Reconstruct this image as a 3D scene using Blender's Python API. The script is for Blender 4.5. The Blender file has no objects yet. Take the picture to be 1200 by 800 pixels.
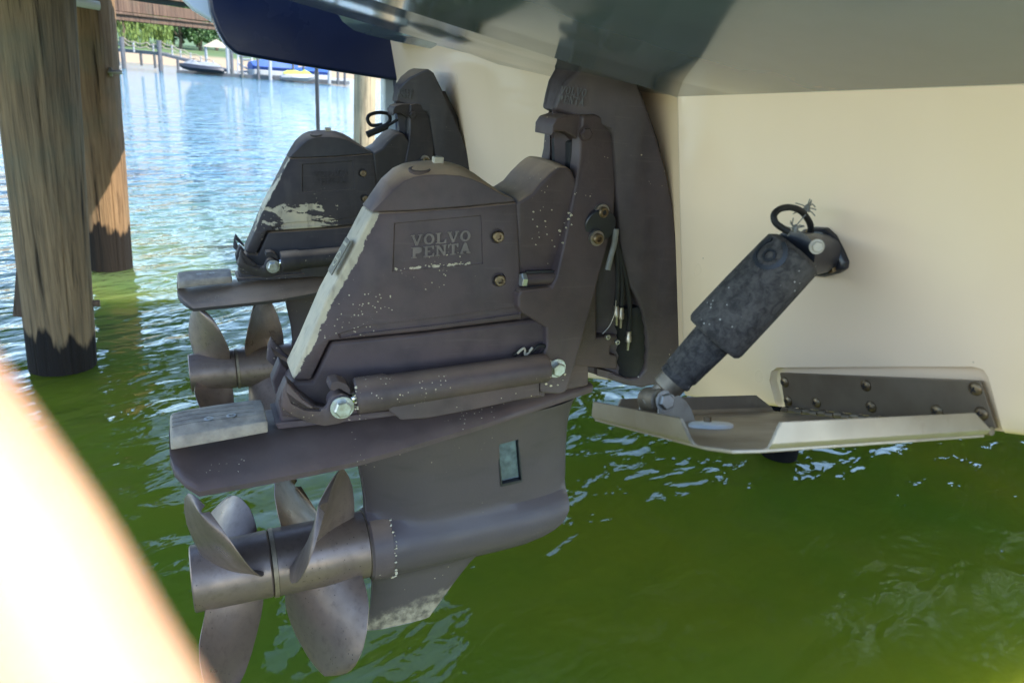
import bpy, bmesh, math, random
from mathutils import Vector, Matrix, noise
random.seed(7)
R_ = math.radians
SC = bpy.context.scene
COL = SC.collection

# ------------------------------------------------------------------ camera
F, CX, CY, CAMH = 870.0, 600.0, 400.0, 1.6          # focal length and centre in photograph pixels, eye height
HX, HY, HS = 200.0, 62.0, 0.08                       # where the horizon runs in the photograph
_d1 = Vector((HX - CX, HY - CY, F)); _d2 = Vector((1, HS, 0))
_D = _d1.cross(_d2).normalized()
if _D.y < 0: _D = -_D
_Y = _d1.normalized(); _Z = -_D; _X = _Y.cross(_Z)
ROT = Matrix((_X, _Y, _Z))                           # world = ROT @ (right, down, forward)
CAM = Vector((0, 0, CAMH))
cam_d = bpy.data.cameras.new('camera'); cam = bpy.data.objects.new('camera', cam_d); COL.objects.link(cam)
_r, _dn, _f = ROT @ Vector((1, 0, 0)), ROT @ Vector((0, 1, 0)), ROT @ Vector((0, 0, 1))
cam.matrix_world = Matrix.Translation(CAM) @ Matrix((_r, -_dn, -_f)).transposed().to_4x4()
cam_d.sensor_width = 36.0; cam_d.lens = F / 1200 * 36
cam_d.clip_start = 0.005; cam_d.clip_end = 3000
cam_d.dof.use_dof = True; cam_d.dof.focus_distance = 1.35; cam_d.dof.aperture_fstop = 8.0
SC.camera = cam

# ------------------------------------------------------------------ sky, sun, exposure
SUN_AZ, SUN_EL = 132.0, 50.0                         # azimuth clockwise from +Y
w = bpy.data.worlds.new('World'); SC.world = w; w.use_nodes = True
nt = w.node_tree; bg = nt.nodes['Background']
sky = nt.nodes.new('ShaderNodeTexSky'); sky.sky_type = 'NISHITA'; sky.sun_disc = False
sky.sun_elevation = R_(SUN_EL); sky.sun_rotation = R_(SUN_AZ)
sky.air_density = 1.0; sky.dust_density = 0.2; sky.ozone_density = 2.0; sky.altitude = 300
nt.links.new(sky.outputs[0], bg.inputs[0]); bg.inputs[1].default_value = 0.15
sd = bpy.data.lights.new('sun', 'SUN'); sd.energy = 2.6; sd.angle = R_(0.53); sd.color = (1.0, 0.94, 0.84)
sun = bpy.data.objects.new('sun', sd); COL.objects.link(sun)
_sv = Vector((math.sin(R_(SUN_AZ)) * math.cos(R_(SUN_EL)), math.cos(R_(SUN_AZ)) * math.cos(R_(SUN_EL)), math.sin(R_(SUN_EL))))
sun.rotation_euler = _sv.to_track_quat('Z', 'Y').to_euler(); sun.location = _sv * 30
SC.view_settings.view_transform = 'Standard'; SC.view_settings.look = 'None'
SC.view_settings.gamma = 1.0; SC.view_settings.use_curve_mapping = False
SC.view_settings.exposure = 2.28
SC.cycles.max_bounces = 10; SC.cycles.diffuse_bounces = 5; SC.cycles.glossy_bounces = 5
SC.cycles.use_denoising = True

# ------------------------------------------------------------------ measuring helpers (photograph pixel -> place in the world)
def ray(u, v): return ROT @ Vector(((u - CX) / F, (v - CY) / F, 1.0))
def onY(u, v, y): r = ray(u, v); return CAM + r * (y / r.y)
def onZ(u, v, z): r = ray(u, v); return CAM + r * ((z - CAMH) / r.z)
def deep(u, v, d): return CAM + ray(u, v) * d
RAKE = 0.21
def on_transom(u, v, x0):
    r = ray(u, v); t = (x0 + RAKE * (1.6 - CAMH)) / (r.x + RAKE * r.z); return CAM + r * t
def xt(x0, z): return x0 + RAKE * (1.6 - z)
XR, XL = 0.62, 0.70
YN = 1.11                                            # centre plane of the near outdrive

# ------------------------------------------------------------------ mesh helpers
def empty(name, loc, label=None, cat=None, group=None):
    o = bpy.data.objects.new(name, None); COL.objects.link(o); o.location = loc; o.empty_display_size = .1
    if label: tag(o, label, cat, group)
    return o
def tag(o, label=None, cat=None, group=None, kind=None):
    if label: o['label'] = label
    if cat: o['category'] = cat
    if group: o['group'] = group
    if kind: o['kind'] = kind
    return o
def root_of(o):
    while o.parent: o = o.parent
    return o
def mk(name, bm, mat, parent=None, smooth=35, bevel=0, seg=3, mesh=None):
    """link one mesh object; vertices are in world coordinates, kept relative to the root's base"""
    if parent is not None:
        off = root_of(parent).location
        bmesh.ops.translate(bm, verts=bm.verts[:], vec=-Vector(off))
    bmesh.ops.recalc_face_normals(bm, faces=bm.faces[:])
    lim = math.radians(smooth)
    for f in bm.faces: f.smooth = True
    for e in bm.edges:
        e.smooth = not (len(e.link_faces) == 2 and e.calc_face_angle(0) > lim)
    me = bpy.data.meshes.new(name); bm.to_mesh(me); bm.free()
    me.materials.append(mat)
    o = bpy.data.objects.new(name, me); COL.objects.link(o)
    if parent is not None: o.parent = parent
    if bevel:
        b = o.modifiers.new('bevel', 'BEVEL'); b.width = bevel; b.segments = seg
        b.limit_method = 'ANGLE'; b.angle_limit = math.radians(32); b.harden_normals = True
    return o
def apply_mods(o):
    dg = bpy.context.evaluated_depsgraph_get()
    me = bpy.data.meshes.new_from_object(o.evaluated_get(dg))
    old = o.data; o.modifiers.clear(); o.data = me; bpy.data.meshes.remove(old)
def carve(o, *bms):
    """cut shapes (world coordinates) out of o and keep the result as plain mesh"""
    off = root_of(o).location if o.parent else Vector()
    tmp = []
    for bm in bms:
        bmesh.ops.translate(bm, verts=bm.verts[:], vec=-Vector(off))
        bmesh.ops.recalc_face_normals(bm, faces=bm.faces[:])
        me = bpy.data.meshes.new('cut'); bm.to_mesh(me); bm.free()
        c = bpy.data.objects.new('cut', me); COL.objects.link(c); c.parent = o; tmp.append(c)
        m = o.modifiers.new('cut', 'BOOLEAN'); m.object = c; m.operation = 'DIFFERENCE'; m.solver = 'EXACT'
    bpy.context.view_layer.update()
    apply_mods(o)
    for c in tmp:
        me = c.data; bpy.data.objects.remove(c); bpy.data.meshes.remove(me)
    bm = bmesh.new(); bm.from_mesh(o.data)
    for e in bm.edges: e.smooth = not (len(e.link_faces) == 2 and e.calc_face_angle(0) > math.radians(30))
    for f in bm.faces: f.smooth = True
    bm.to_mesh(o.data); bm.free()
def new(): return bmesh.new()
def rings(bm, rs, cap=True, closed=True):
    """skin a list of rings of 3D points"""
    vs = [[bm.verts.new(p) for p in r] for r in rs]
    n = len(vs[0])
    for a, b in zip(vs, vs[1:]):
        for i in range(n if closed else n - 1):
            j = (i + 1) % n
            try: bm.faces.new((a[i], a[j], b[j], b[i]))
            except ValueError: pass
    if cap and closed:
        bm.faces.new(vs[0][::-1]); bm.faces.new(vs[-1])
    return vs
def poly_slab(bm, poly, vec):
    """extrude a closed 3D polygon by a vector"""
    v = Vector(vec); rings(bm, [[Vector(p) for p in poly], [Vector(p) + v for p in poly]])
    return bm
def prism(bm, xz, y0, y1):
    rings(bm, [[Vector((x, y0, z)) for x, z in xz], [Vector((x, y1, z)) for x, z in xz]]); return bm
def box(bm, c, s, mat=None):
    m = Matrix.Translation(Vector(c)) @ (mat.to_4x4() if mat else Matrix.Identity(4)) @ Matrix.Diagonal((s[0], s[1], s[2], 1))
    bmesh.ops.create_cube(bm, size=1.0, matrix=m); return bm
def frame(d):
    d = Vector(d).normalized(); u = d.cross(Vector((0, 0, 1)))
    if u.length < 1e-3: u = d.cross(Vector((0, 1, 0)))
    u.normalize(); return u, d.cross(u).normalized(), d
def lathe(bm, p0, axis, prof, n=32, cap=True):
    """prof: (distance along axis, radius)"""
    u, v, d = frame(axis); p0 = Vector(p0)
    rings(bm, [[p0 + d * t + (u * math.cos(a) + v * math.sin(a)) * r for a in [2 * math.pi * k / n for k in range(n)]] for t, r in prof], cap)
    return bm
def cyl(bm, p0, p1, r0, r1=None, n=24):
    p0, p1 = Vector(p0), Vector(p1); L = (p1 - p0).length
    return lathe(bm, p0, p1 - p0, [(0, r0), (L, r0 if r1 is None else r1)], n)
def tube(bm, pts, r, n=10):
    pts = [Vector(p) for p in pts]; rs = []
    u = None
    for i, p in enumerate(pts):
        d = (pts[min(i + 1, len(pts) - 1)] - pts[max(i - 1, 0)]).normalized()
        if u is None: u = frame(d)[0]
        u = (u - d * u.dot(d)).normalized(); v = d.cross(u)
        rr = r[i] if isinstance(r, (list, tuple)) else r
        rs.append([p + (u * math.cos(a) + v * math.sin(a)) * rr for a in [2 * math.pi * k / n for k in range(n)]])
    rings(bm, rs); return bm
def spline(pts, n=6, closed=False):
    pts = [Vector(p) for p in pts]; out = []
    N = len(pts); segs = N if closed else N - 1
    for i in range(segs):
        g = (lambda k: pts[k % N]) if closed else (lambda k: pts[max(0, min(N - 1, k))])
        a, b, c, d = g(i - 1), g(i), g(i + 1), g(i + 2)
        for k in range(n):
            t = k / n
            out.append(0.5 * ((2 * b) + (c - a) * t + (2 * a - 5 * b + 4 * c - d) * t * t + (3 * b - a - 3 * c + d) * t ** 3))
    if not closed: out.append(pts[-1])
    return out
def interp(tab, x):
    if x <= tab[0][0]: return tab[0][1]
    for (a, b), (c, d) in zip(tab, tab[1:]):
        if x <= c: return b + (d - b) * (x - a) / (c - a)
    return tab[-1][1]
def hexbolt(name, p, d, r, h, mat, parent, washer=True):
    d = Vector(d).normalized(); p = Vector(p); bm = new()
    if washer: lathe(bm, p, d, [(0, r * 1.3), (h * .18, r * 1.3)], 20)
    u, v, _ = frame(d); a0 = random.random()
    def hx(t, rr): return [p + d * t + (u * math.cos(a0 + math.pi / 3 * k) + v * math.sin(a0 + math.pi / 3 * k)) * rr for k in range(6)]
    rings(bm, [hx(h * .1, r), hx(h * .82, r), hx(h, r * .84)])
    return mk(name, bm, mat, parent, smooth=20)
def capbolt(name, p, d, r, h, mat, parent):
    """socket head bolt with its hexagon hole"""
    p = Vector(p); bm = new()
    lathe(bm, p, d, [(0, r), (h * .8, r), (h, r * .85), (h, r * .5), (h * .35, r * .45), (h * .35, .0002)], 24)
    return mk(name, bm, mat, parent, smooth=25)

# ------------------------------------------------------------------ materials
class NG:
    def __init__(s, name):
        s.m = bpy.data.materials.new(name); s.m.use_nodes = True; s.t = s.m.node_tree
        s.b = s.t.nodes['Principled BSDF']; s.tc = s.t.nodes.new('ShaderNodeTexCoord')
        s.obj = s.tc.outputs['Object']
    def n(s, k, **kw):
        x = s.t.nodes.new(k)
        for a, b in kw.items(): setattr(x, a, b)
        return x
    def l(s, a, b): s.t.links.new(a, b)
    def inp(s, sock, v):
        if hasattr(v, 'is_linked') or hasattr(v, 'links'): s.l(v, sock)
        else: sock.default_value = v
    def noise(s, scale, detail=4, rough=.55, vec=None, dist=0, out=0):
        x = s.n('ShaderNodeTexNoise'); x.inputs['Scale'].default_value = scale; x.inputs['Detail'].default_value = detail
        x.inputs['Roughness'].default_value = rough; x.inputs['Distortion'].default_value = dist
        s.l(vec or s.obj, x.inputs['Vector']); return x.outputs[out]
    def voro(s, scale, vec=None, feature='F1'):
        x = s.n('ShaderNodeTexVoronoi', feature=feature); x.inputs['Scale'].default_value = scale
        s.l(vec or s.obj, x.inputs['Vector']); return x.outputs['Distance']
    def scaled(s, sc, rot=(0, 0, 0), loc=(0, 0, 0), vec=None):
        x = s.n('ShaderNodeMapping'); x.inputs['Scale'].default_value = sc; x.inputs['Rotation'].default_value = rot; x.inputs['Location'].default_value = loc
        s.l(vec or s.obj, x.inputs['Vector']); return x.outputs[0]
    def ramp(s, v, a, b, lo=0.0, hi=1.0):
        x = s.n('ShaderNodeMapRange'); x.clamp = True
        s.inp(x.inputs['Value'], v)
        for k, val in zip(('From Min', 'From Max', 'To Min', 'To Max'), (a, b, lo, hi)): x.inputs[k].default_value = val
        return x.outputs[0]
    def math(s, op, a, b=0.0):
        x = s.n('ShaderNodeMath', operation=op); s.inp(x.inputs[0], a); s.inp(x.inputs[1], b); return x.outputs[0]
    def mix(s, f, a, b):
        x = s.n('ShaderNodeMix', data_type='RGBA'); s.inp(x.inputs[0], f)
        for k, c in ((6, a), (7, b)):
            if isinstance(c, tuple): x.inputs[k].default_value = (*c[:3], 1)
            else: s.l(c, x.inputs[k])
        return x.outputs[2]
    def xyz(s, vec=None):
        x = s.n('ShaderNodeSeparateXYZ'); s.l(vec or s.obj, x.inputs[0]); return x.outputs
    def bump(s, h, strength=.3, dist=.002, prev=None):
        x = s.n('ShaderNodeBump'); x.inputs['Strength'].default_value = strength; x.inputs['Distance'].default_value = dist
        s.l(h, x.inputs['Height'])
        if prev: s.l(prev, x.inputs['Normal'])
        return x.outputs[0]
    def done(s, col=None, rough=None, normal=None, metal=None, **kw):
        if col is not None:
            if isinstance(col, tuple): s.b.inputs['Base Color'].default_value = (*col, 1)
            else: s.l(col, s.b.inputs['Base Color'])
        if rough is not None: s.inp(s.b.inputs['Roughness'], rough)
        if metal is not None: s.inp(s.b.inputs['Metallic'], metal)
        if normal is not None: s.l(normal, s.b.inputs['Normal'])
        for k, v in kw.items(): s.b.inputs[k.replace('_', ' ')].default_value = v
        return s.m

def plain(name, a, b=None, rough=.5, metal=0.0, sc=8, bumps=.15, bsc=60, dist=.001, spec=.5):
    g = NG(name); b = b or tuple(c * .7 for c in a)
    col = g.mix(g.ramp(g.noise(sc, 6), .35, .65), a, b)
    r = g.ramp(g.noise(sc * 2.3, 4), .3, .7, rough * .85, min(1, rough * 1.15))
    return g.done(col, r, g.bump(g.noise(bsc, 4), bumps, dist), metal, Specular_IOR_Level=spec)

PRIMER = (.52, .43, .29)
def drive_paint(name, base=(.072, .053, .056), specks=.5, dust=.6, aft=None, patch=None, scratch=None):
    """worn dark anti-fouling paint: mottled, dusty on top, flaked to the pale primer"""
    g = NG(name)
    big = g.noise(5, 5); mid = g.noise(22, 5)
    col = g.mix(g.ramp(big, .35, .68), base, (base[0] * 1.32, base[1] * 1.15, base[2] * 1.05))
    col = g.mix(g.math('MULTIPLY', g.ramp(mid, .45, .72), .62), col, (base[0] * .62, base[1] * .6, base[2] * .62))
    st = g.noise(30, 4, vec=g.scaled((1, 1, .18)))
    col = g.mix(g.math('MULTIPLY', g.ramp(st, .52, .78), .28), col, (.12, .095, .08))
    sc_ = g.noise(1, 3, .6, vec=g.scaled((9, 9, 160), rot=(0, .35, 0)))
    col = g.mix(g.math('MULTIPLY', g.ramp(sc_, .62, .68), .14), col, (.16, .135, .12))
    bl = g.noise(3.2, 5, .6, dist=.5); col = g.mix(g.math('MULTIPLY', g.ramp(bl, .48, .7), .4), col, (base[0] * .55, base[1] * .5, base[2] * .5))
    # dust that lies on upward surfaces
    nz = g.xyz(g.n('ShaderNodeNewGeometry').outputs['Normal'])[2]
    dm = g.math('MULTIPLY', g.ramp(nz, .5, .85), g.ramp(g.noise(9, 6), .25, .6, .35, 1))
    col = g.mix(g.math('MULTIPLY', dm, dust), col, (.52, .355, .22))
    # pin-point flakes
    sp = g.voro(170); area = g.ramp(g.noise(7.5, 3, vec=g.scaled((1, 1, 1.6))), .56 - .1 * specks, .74 - .1 * specks)
    m = g.math('MULTIPLY', g.ramp(sp, .24, .17), g.ramp(g.math('MULTIPLY', area, g.ramp(g.noise(160, 1), .4, .6)), .42, .5))
    if patch:                                         # larger flaked fields
        (px, pz, rx, rz, th) = patch
        X, Y, Z = g.xyz()
        dx = g.math('MULTIPLY', g.math('SUBTRACT', X, px), 1 / rx); dz = g.math('MULTIPLY', g.math('SUBTRACT', Z, pz), 1 / rz)
        rr = g.math('SQRT', g.math('ADD', g.math('MULTIPLY', dx, dx), g.math('MULTIPLY', dz, dz)))
        v = g.math('ADD', g.math('MULTIPLY', g.noise(26, 6, .6, vec=g.scaled((.8, 1, 1.7))), 1.5), g.math('MULTIPLY', rr, -.42))
        m = g.math('MAXIMUM', m, g.ramp(v, th, th + .02))
    if scratch:                                       # a horizontal scuff that took the paint off
        X, Y, Z = g.xyz()
        (x0, x1, z0, z1, hw) = scratch
        t = g.ramp(X, x0, x1); zz = g.math('ADD', g.math('MULTIPLY', t, z1 - z0), z0)
        d = g.math('ABSOLUTE', g.math('SUBTRACT', Z, zz))
        inside = g.math('MULTIPLY', g.math('GREATER_THAN', X, x0), g.math('LESS_THAN', X, x1))
        d = g.math('ADD', d, g.math('MULTIPLY', g.ramp(g.noise(130, 3), .4, .62), hw * 1.4))
        m = g.math('MAXIMUM', m, g.math('MULTIPLY', inside, g.math('LESS_THAN', d, hw)))
    if aft:                                           # paint gone along the after edge
        (ax, az, nx, nzv, wd) = aft                   # point on the edge line, normal pointing forward, width
        X, Y, Z = g.xyz()
        d = g.math('ADD', g.math('MULTIPLY', g.math('SUBTRACT', X, ax), nx), g.math('MULTIPLY', g.math('SUBTRACT', Z, az), nzv))
        ragged = g.math('ADD', g.math('MULTIPLY', g.math('SUBTRACT', g.noise(70, 6, .65), .5), .016), g.math('MULTIPLY', g.math('SUBTRACT', g.noise(14, 2), .5), .022))
        m = g.math('MAXIMUM', m, g.ramp(g.math('ADD', d, ragged), wd + .0012, wd))
    pr = g.mix(g.ramp(g.noise(13, 6, .65), .35, .7), PRIMER, (.33, .29, .225)); pr = g.mix(g.ramp(g.noise(70, 5, vec=g.scaled((1, 1, .3))), .55, .72, 0, .7), pr, (.20, .165, .12))
    col = g.mix(m, col, pr)
    nb = g.bump(g.math('SUBTRACT', g.math('MULTIPLY', g.noise(240, 3), .5), m), .45, .0012)
    nb = g.bump(g.noise(16, 3), .12, .004, nb)
    ro = g.ramp(g.noise(12, 4), .3, .7, .42, .62)
    return g.done(col, ro, nb, Specular_IOR_Level=.28)

M = {}
M['steel'] = plain('stainless', (.42, .40, .36), (.28, .25, .21), .38, .9, 14, .1)
M['bolt'] = plain('zinc bolt', (.52, .55, .56), (.36, .35, .31), .38, .8, 90, .2)
M['brass'] = plain('dull brass bolt', (.25, .18, .10), (.13, .085, .05), .45, .75, 120, .2)
M['chrome'] = plain('bright rod', (.7, .7, .7), (.6, .6, .6), .15, 1.0)
M['rubber'] = plain('black rubber', (.012, .012, .013), (.020, .019, .019), .6, 0, 20, .3, spec=.25)
M['blackpost'] = plain('black reflection post', (.006, .006, .006), None, .9, 0, 20, .3, spec=.05)
M['black'] = plain('black moulding', (.012, .013, .018), (.02, .02, .026), .35, 0, 20, .1)
M['zincblock'] = plain('bleached anode', (.33, .275, .21), (.20, .165, .13), .85, 0, 40, .6, 220, .002)
M['greyhose'] = plain('grey hose', (.16, .155, .14), None, .5)
M['prime'] = plain('bare primer', PRIMER, (.36, .33, .27), .6, 0, 18)
M['sticker'] = plain('faded sticker', (.085, .072, .045), (.06, .052, .032), .45, 0, 30)
M['stickerline'] = plain('sticker print', (.42, .38, .26), None, .5)
M['window'] = plain('intake screen', (.16, .20, .25), (.09, .11, .14), .22, .6, 60, .1)
M['bronze'] = None
def prop_mat():
    g = NG('propeller bronze')
    a = g.mix(g.ramp(g.noise(9, 6, .6), .35, .7), (.205, .148, .118), (.130, .094, .078))
    a = g.mix(g.math('MULTIPLY', g.ramp(g.noise(70, 6, .65), .52, .7), .55), a, (.095, .066, .052))
    sp = g.ramp(g.voro(110), .16, .09); sp = g.math('MULTIPLY', sp, g.ramp(g.noise(14, 2), .5, .6))
    a = g.mix(sp, a, (.05, .035, .03))
    return g.done(a, g.ramp(g.noise(18, 5), .3, .7, .26, .5), g.bump(g.noise(120, 4), .12, .001), .5)
M['bronze'] = prop_mat()
def skeg_mat():
    g = NG('lower case paint')
    base = (.060, .047, .052)
    col = g.mix(g.ramp(g.noise(5, 5), .35, .68), base, (.072, .056, .054))
    col = g.mix(g.math('MULTIPLY', g.ramp(g.noise(34, 5, vec=g.scaled((.25, 1, 1))), .55, .75), .4), col, (.036, .030, .031))
    X, Y, Z = g.xyz()
    v = g.math('ADD', Z, g.math('MULTIPLY', g.math('SUBTRACT', g.noise(30, 7, .7), .5), .07))
    v = g.math('ADD', v, g.math('MULTIPLY', X, -.22))
    m = g.ramp(v, .066, .036)
    col = g.mix(m, col, g.mix(g.ramp(g.noise(60, 5), .4, .62), (.28, .235, .175), (.10, .082, .066)))
    sp = g.math('MULTIPLY', g.ramp(g.voro(60), .09, .05), g.ramp(g.noise(5, 2), .5, .6)); col = g.mix(sp, col, PRIMER)
    return g.done(col, g.ramp(g.noise(12, 4), .3, .7, .36, .55), g.bump(g.noise(180, 3), .2, .001), Specular_IOR_Level=.3)
M['lower'] = skeg_mat()
def gelcoat():
    g = NG('cream gelcoat')
    c = g.mix(g.ramp(g.noise(1.6, 2), .2, .8), (.88, .66, .475), (.84, .62, .435))
    st = g.noise(9, 2, vec=g.scaled((1, 1, .12))); c = g.mix(g.math('MULTIPLY', g.ramp(st, .45, .9), .10), c, (.5, .39, .25))
    Y_, Z_ = g.xyz()[1], g.xyz()[2]
    low = g.math('ADD', g.math('ADD', Z_, g.math('MULTIPLY', g.math('ABSOLUTE', Y_), -.365)), g.math('MULTIPLY', g.noise(5, 3, vec=g.scaled((1, 1, .4))), .08))
    c = g.mix(g.ramp(low, .13, .02, 0, .22), c, (.42, .33, .18))
    sp = g.math('MULTIPLY', g.ramp(g.voro(30), .035, .02), g.ramp(g.noise(4, 2), .54, .58)); c = g.mix(sp, c, (.16, .1, .05))
    return g.done(c, g.ramp(g.noise(6, 2), .2, .8, .26, .34), g.bump(g.noise(260, 2), .03, .0006), Coat_Weight=.2)
M['cream'] = gelcoat()
def navy(name, base, rough, spec=.75):
    g = NG(name)
    c = g.mix(g.ramp(g.noise(2.2, 5), .35, .7), base, tuple(x * 1.5 for x in base))
    return g.done(c, g.ramp(g.noise(4, 5), .3, .7, rough * .7, rough * 1.4), g.bump(g.noise(2.2, 2), .1, .01), Specular_IOR_Level=spec)
M['navy'] = navy('navy gelcoat', (.006, .010, .032), .3, .3)
M['glossnavy'] = navy('polished navy gelcoat', (.10, .135, .225), .08)
M['palegel'] = plain('white gelcoat', (.62, .68, .72), (.55, .6, .64), .25, 0, 3)
def actuator_mat():
    g = NG('fouled actuator')
    st = g.noise(130, 6, .7, dist=.6)
    c = g.mix(g.ramp(st, .40, .62), (.078, .069, .064), (.030, .027, .026))
    c = g.mix(g.ramp(g.noise(20, 4), .5, .7, 0, .55), c, (.125, .112, .10))
    sp = g.math('MULTIPLY', g.ramp(g.voro(120), .14, .09), g.ramp(g.noise(20, 2), .5, .56)); c = g.mix(sp, c, (.42, .40, .36))
    return g.done(c, .75, g.bump(st, .45, .002), Specular_IOR_Level=.2)
M['actuator'] = actuator_mat()
def tab_mat():
    g = NG('weathered stainless tab')
    br = g.noise(120, 3, vec=g.scaled((1, .05, .05)))
    c = g.mix(g.ramp(g.noise(8, 6, .6), .35, .7), (.33, .275, .21), (.22, .17, .12))
    c = g.mix(g.ramp(g.noise(26, 6, .7), .56, .75, 0, .7), c, (.17, .11, .065))
    return g.done(c, g.ramp(g.noise(15, 5), .3, .7, .3, .5), g.bump(br, .08, .0005), .35)
M['tab'] = tab_mat()
M['bush'] = plain('tarnished bush', (.26, .205, .14), (.16, .12, .08), .45, .5, 60)
M['hinge'] = plain('stained hinge plate', (.215, .165, .115), (.15, .105, .068), .45, .35, 12, .1)
M['lug'] = plain('bare cast lug', (.44, .39, .315), (.32, .27, .205), .55, .2, 40)
def wood(name, a, b, wet=None):
    g = NG(name)
    gr = g.noise(9, 6, .6, vec=g.scaled((3, 3, .16))); fine = g.noise(40, 5, .65, vec=g.scaled((1.5, 1.5, .06)))
    c = g.mix(g.ramp(gr, .33, .68), a, b)
    c = g.mix(g.math('MULTIPLY', g.ramp(fine, .5, .7), .65), c, tuple(x * .35 for x in b))
    c = g.mix(g.math('MULTIPLY', g.ramp(g.noise(2.2, 4), .5, .72), .5), c, (.09, .11, .075))
    if wet:
        Z = g.xyz()[2]
        v = g.math('ADD', Z, g.math('MULTIPLY', g.math('SUBTRACT', g.noise(7, 3, vec=g.scaled((1.6, 1.6, .3))), .5), .42))
        c = g.mix(g.ramp(v, wet + .02, wet - .02), c, (.012, .009, .007))
    ck = g.noise(1, 3, .6, vec=g.scaled((26, 26, 1.1)), dist=.4); c = g.mix(g.ramp(ck, .60, .68, 0, .85), c, tuple(x * .18 for x in b))
    return g.done(c, .85, g.bump(g.math('SUBTRACT', g.math('ADD', gr, fine), g.ramp(ck, .58, .70)), .9, .010), Specular_IOR_Level=.2)
M['pile'] = wood('weathered pile', (.25, .165, .085), (.10, .070, .040), wet=.2)
M['pile2'] = wood('weathered brown pile', (.27, .165, .085), (.135, .08, .042), wet=.34)
M['plank'] = wood('pier plank', (.16, .10, .065), (.08, .05, .035))
M['greywood'] = wood('grey dock timber', (.13, .135, .145), (.085, .085, .09))
M['palewood'] = wood('sunlit pale pile', (.42, .34, .21), (.28, .22, .14))
M['white'] = plain('white paint', (.74, .74, .72), (.66, .65, .62), .45)
M['dull'] = plain('weathered white paint', (.30, .31, .32), (.24, .25, .25), .6)
M['darkpole'] = plain('dark metal pole', (.02, .025, .035), None, .4)
M['bluecover'] = plain('blue boat cover', (.015, .07, .30), (.01, .045, .2), .6)
M['lime'] = plain('lime plastic', (.45, .55, .05), None, .35)
M['grey'] = plain('mid grey plastic', (.25, .26, .27), None, .45)
M['teal'] = plain('dark jet ski plastic', (.018, .02, .028), None, .3)
M['roof'] = plain('pale gazebo roof', (.36, .30, .22), None, .7)
M['rope'] = plain('pale rope', (.32, .27, .2), None, .8)
M['sandal'] = plain('flag red', (.5, .1, .06), None, .6)
def leaf_mat(name, a, b):
    g = NG(name); c = g.mix(g.ramp(g.noise(.9, 3), .35, .65), a, b)
    g.done(c, .6, None); g.b.inputs['Transmission Weight'].default_value = 0
    g.b.inputs['Subsurface Weight'].default_value = 0
    return g.m
M['leaf'] = leaf_mat('tree leaves', (.055, .115, .025), (.03, .075, .02))
M['willow'] = leaf_mat('willow leaves', (.14, .19, .03), (.09, .14, .025))
M['bark'] = plain('bark', (.1, .075, .05), None, .9)
def skin_mat():
    g = NG('skin'); c = g.mix(g.ramp(g.noise(60, 4), .35, .65), (.46, .27, .165), (.40, .22, .135))
    g.done(c, .5, g.bump(g.noise(900, 3), .2, .0004)); g.b.inputs['Subsurface Weight'].default_value = .6
    g.b.inputs['Subsurface Radius'].default_value = (1, .35, .2); g.b.inputs['Subsurface Scale'].default_value = .006
    return g.m
M['skin'] = skin_mat()
M['nail'] = plain('finger nail', (.65, .42, .36), None, .3)
def water_mat():
    g = NG('harbour water')
    v = g.scaled((1, 1.0, 1), rot=(0, 0, R_(-23)))
    n1 = g.noise(1, 2, .45, vec=g.scaled((1.15, 2.1, 1), vec=v), dist=.35)
    n2 = g.noise(1, 2, .5, vec=g.scaled((3.4, 6.2, 1), vec=v), dist=.6)
    n3 = g.noise(1, 2, .5, vec=g.scaled((11, 17, 1), vec=v), dist=.3)
    far_ = g.ramp(g.xyz()[1], 2.5, 10.0, 1.15, 4.2)       # open water is choppier than the lee of the boat
    h = g.math('ADD', g.math('ADD', g.math('MULTIPLY', n1, .036), g.math('MULTIPLY', n2, .0125)), g.math('MULTIPLY', n3, .0022))
    h = g.math('MULTIPLY', h, far_)
    nb = g.bump(h, 1.0, 1.0)
    c = g.mix(g.ramp(g.noise(.8, 4, vec=g.scaled((1, 1, 1))), .35, .68), (.120, .138, .010), (.076, .124, .011))
    c = g.mix(g.ramp(g.noise(3.4, 4, dist=.8), .55, .75, 0, .35), c, (.11, .13, .022))
    c = g.mix(g.ramp(g.math('ADD', g.xyz()[1], g.math('MULTIPLY', g.noise(.4, 2), 3.0)), 5.5, 13.0), c, (.025, .085, .115))   # green by the piers; the sky's blue reflection painted into open water
    g.done(c, .025, nb, IOR=1.333, Specular_IOR_Level=.5)
    g.b.subsurface_method = 'RANDOM_WALK'
    g.b.inputs['Subsurface Weight'].default_value = 1.0
    g.b.inputs['Subsurface Radius'].default_value = (.9, 1.0, .5); g.b.inputs['Subsurface Scale'].default_value = 2.6
    return g.m
M['water'] = water_mat()
def shore_mat():
    g = NG('shore ground'); Z = g.xyz()[2]
    v = g.math('ADD', Z, g.math('MULTIPLY', g.noise(.3, 4), .5))
    c = g.mix(g.ramp(v, 1.5, 1.9), (.26, .19, .115), (.06, .10, .028))
    return g.done(c, .9)
M['shore'] = shore_mat()

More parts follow.
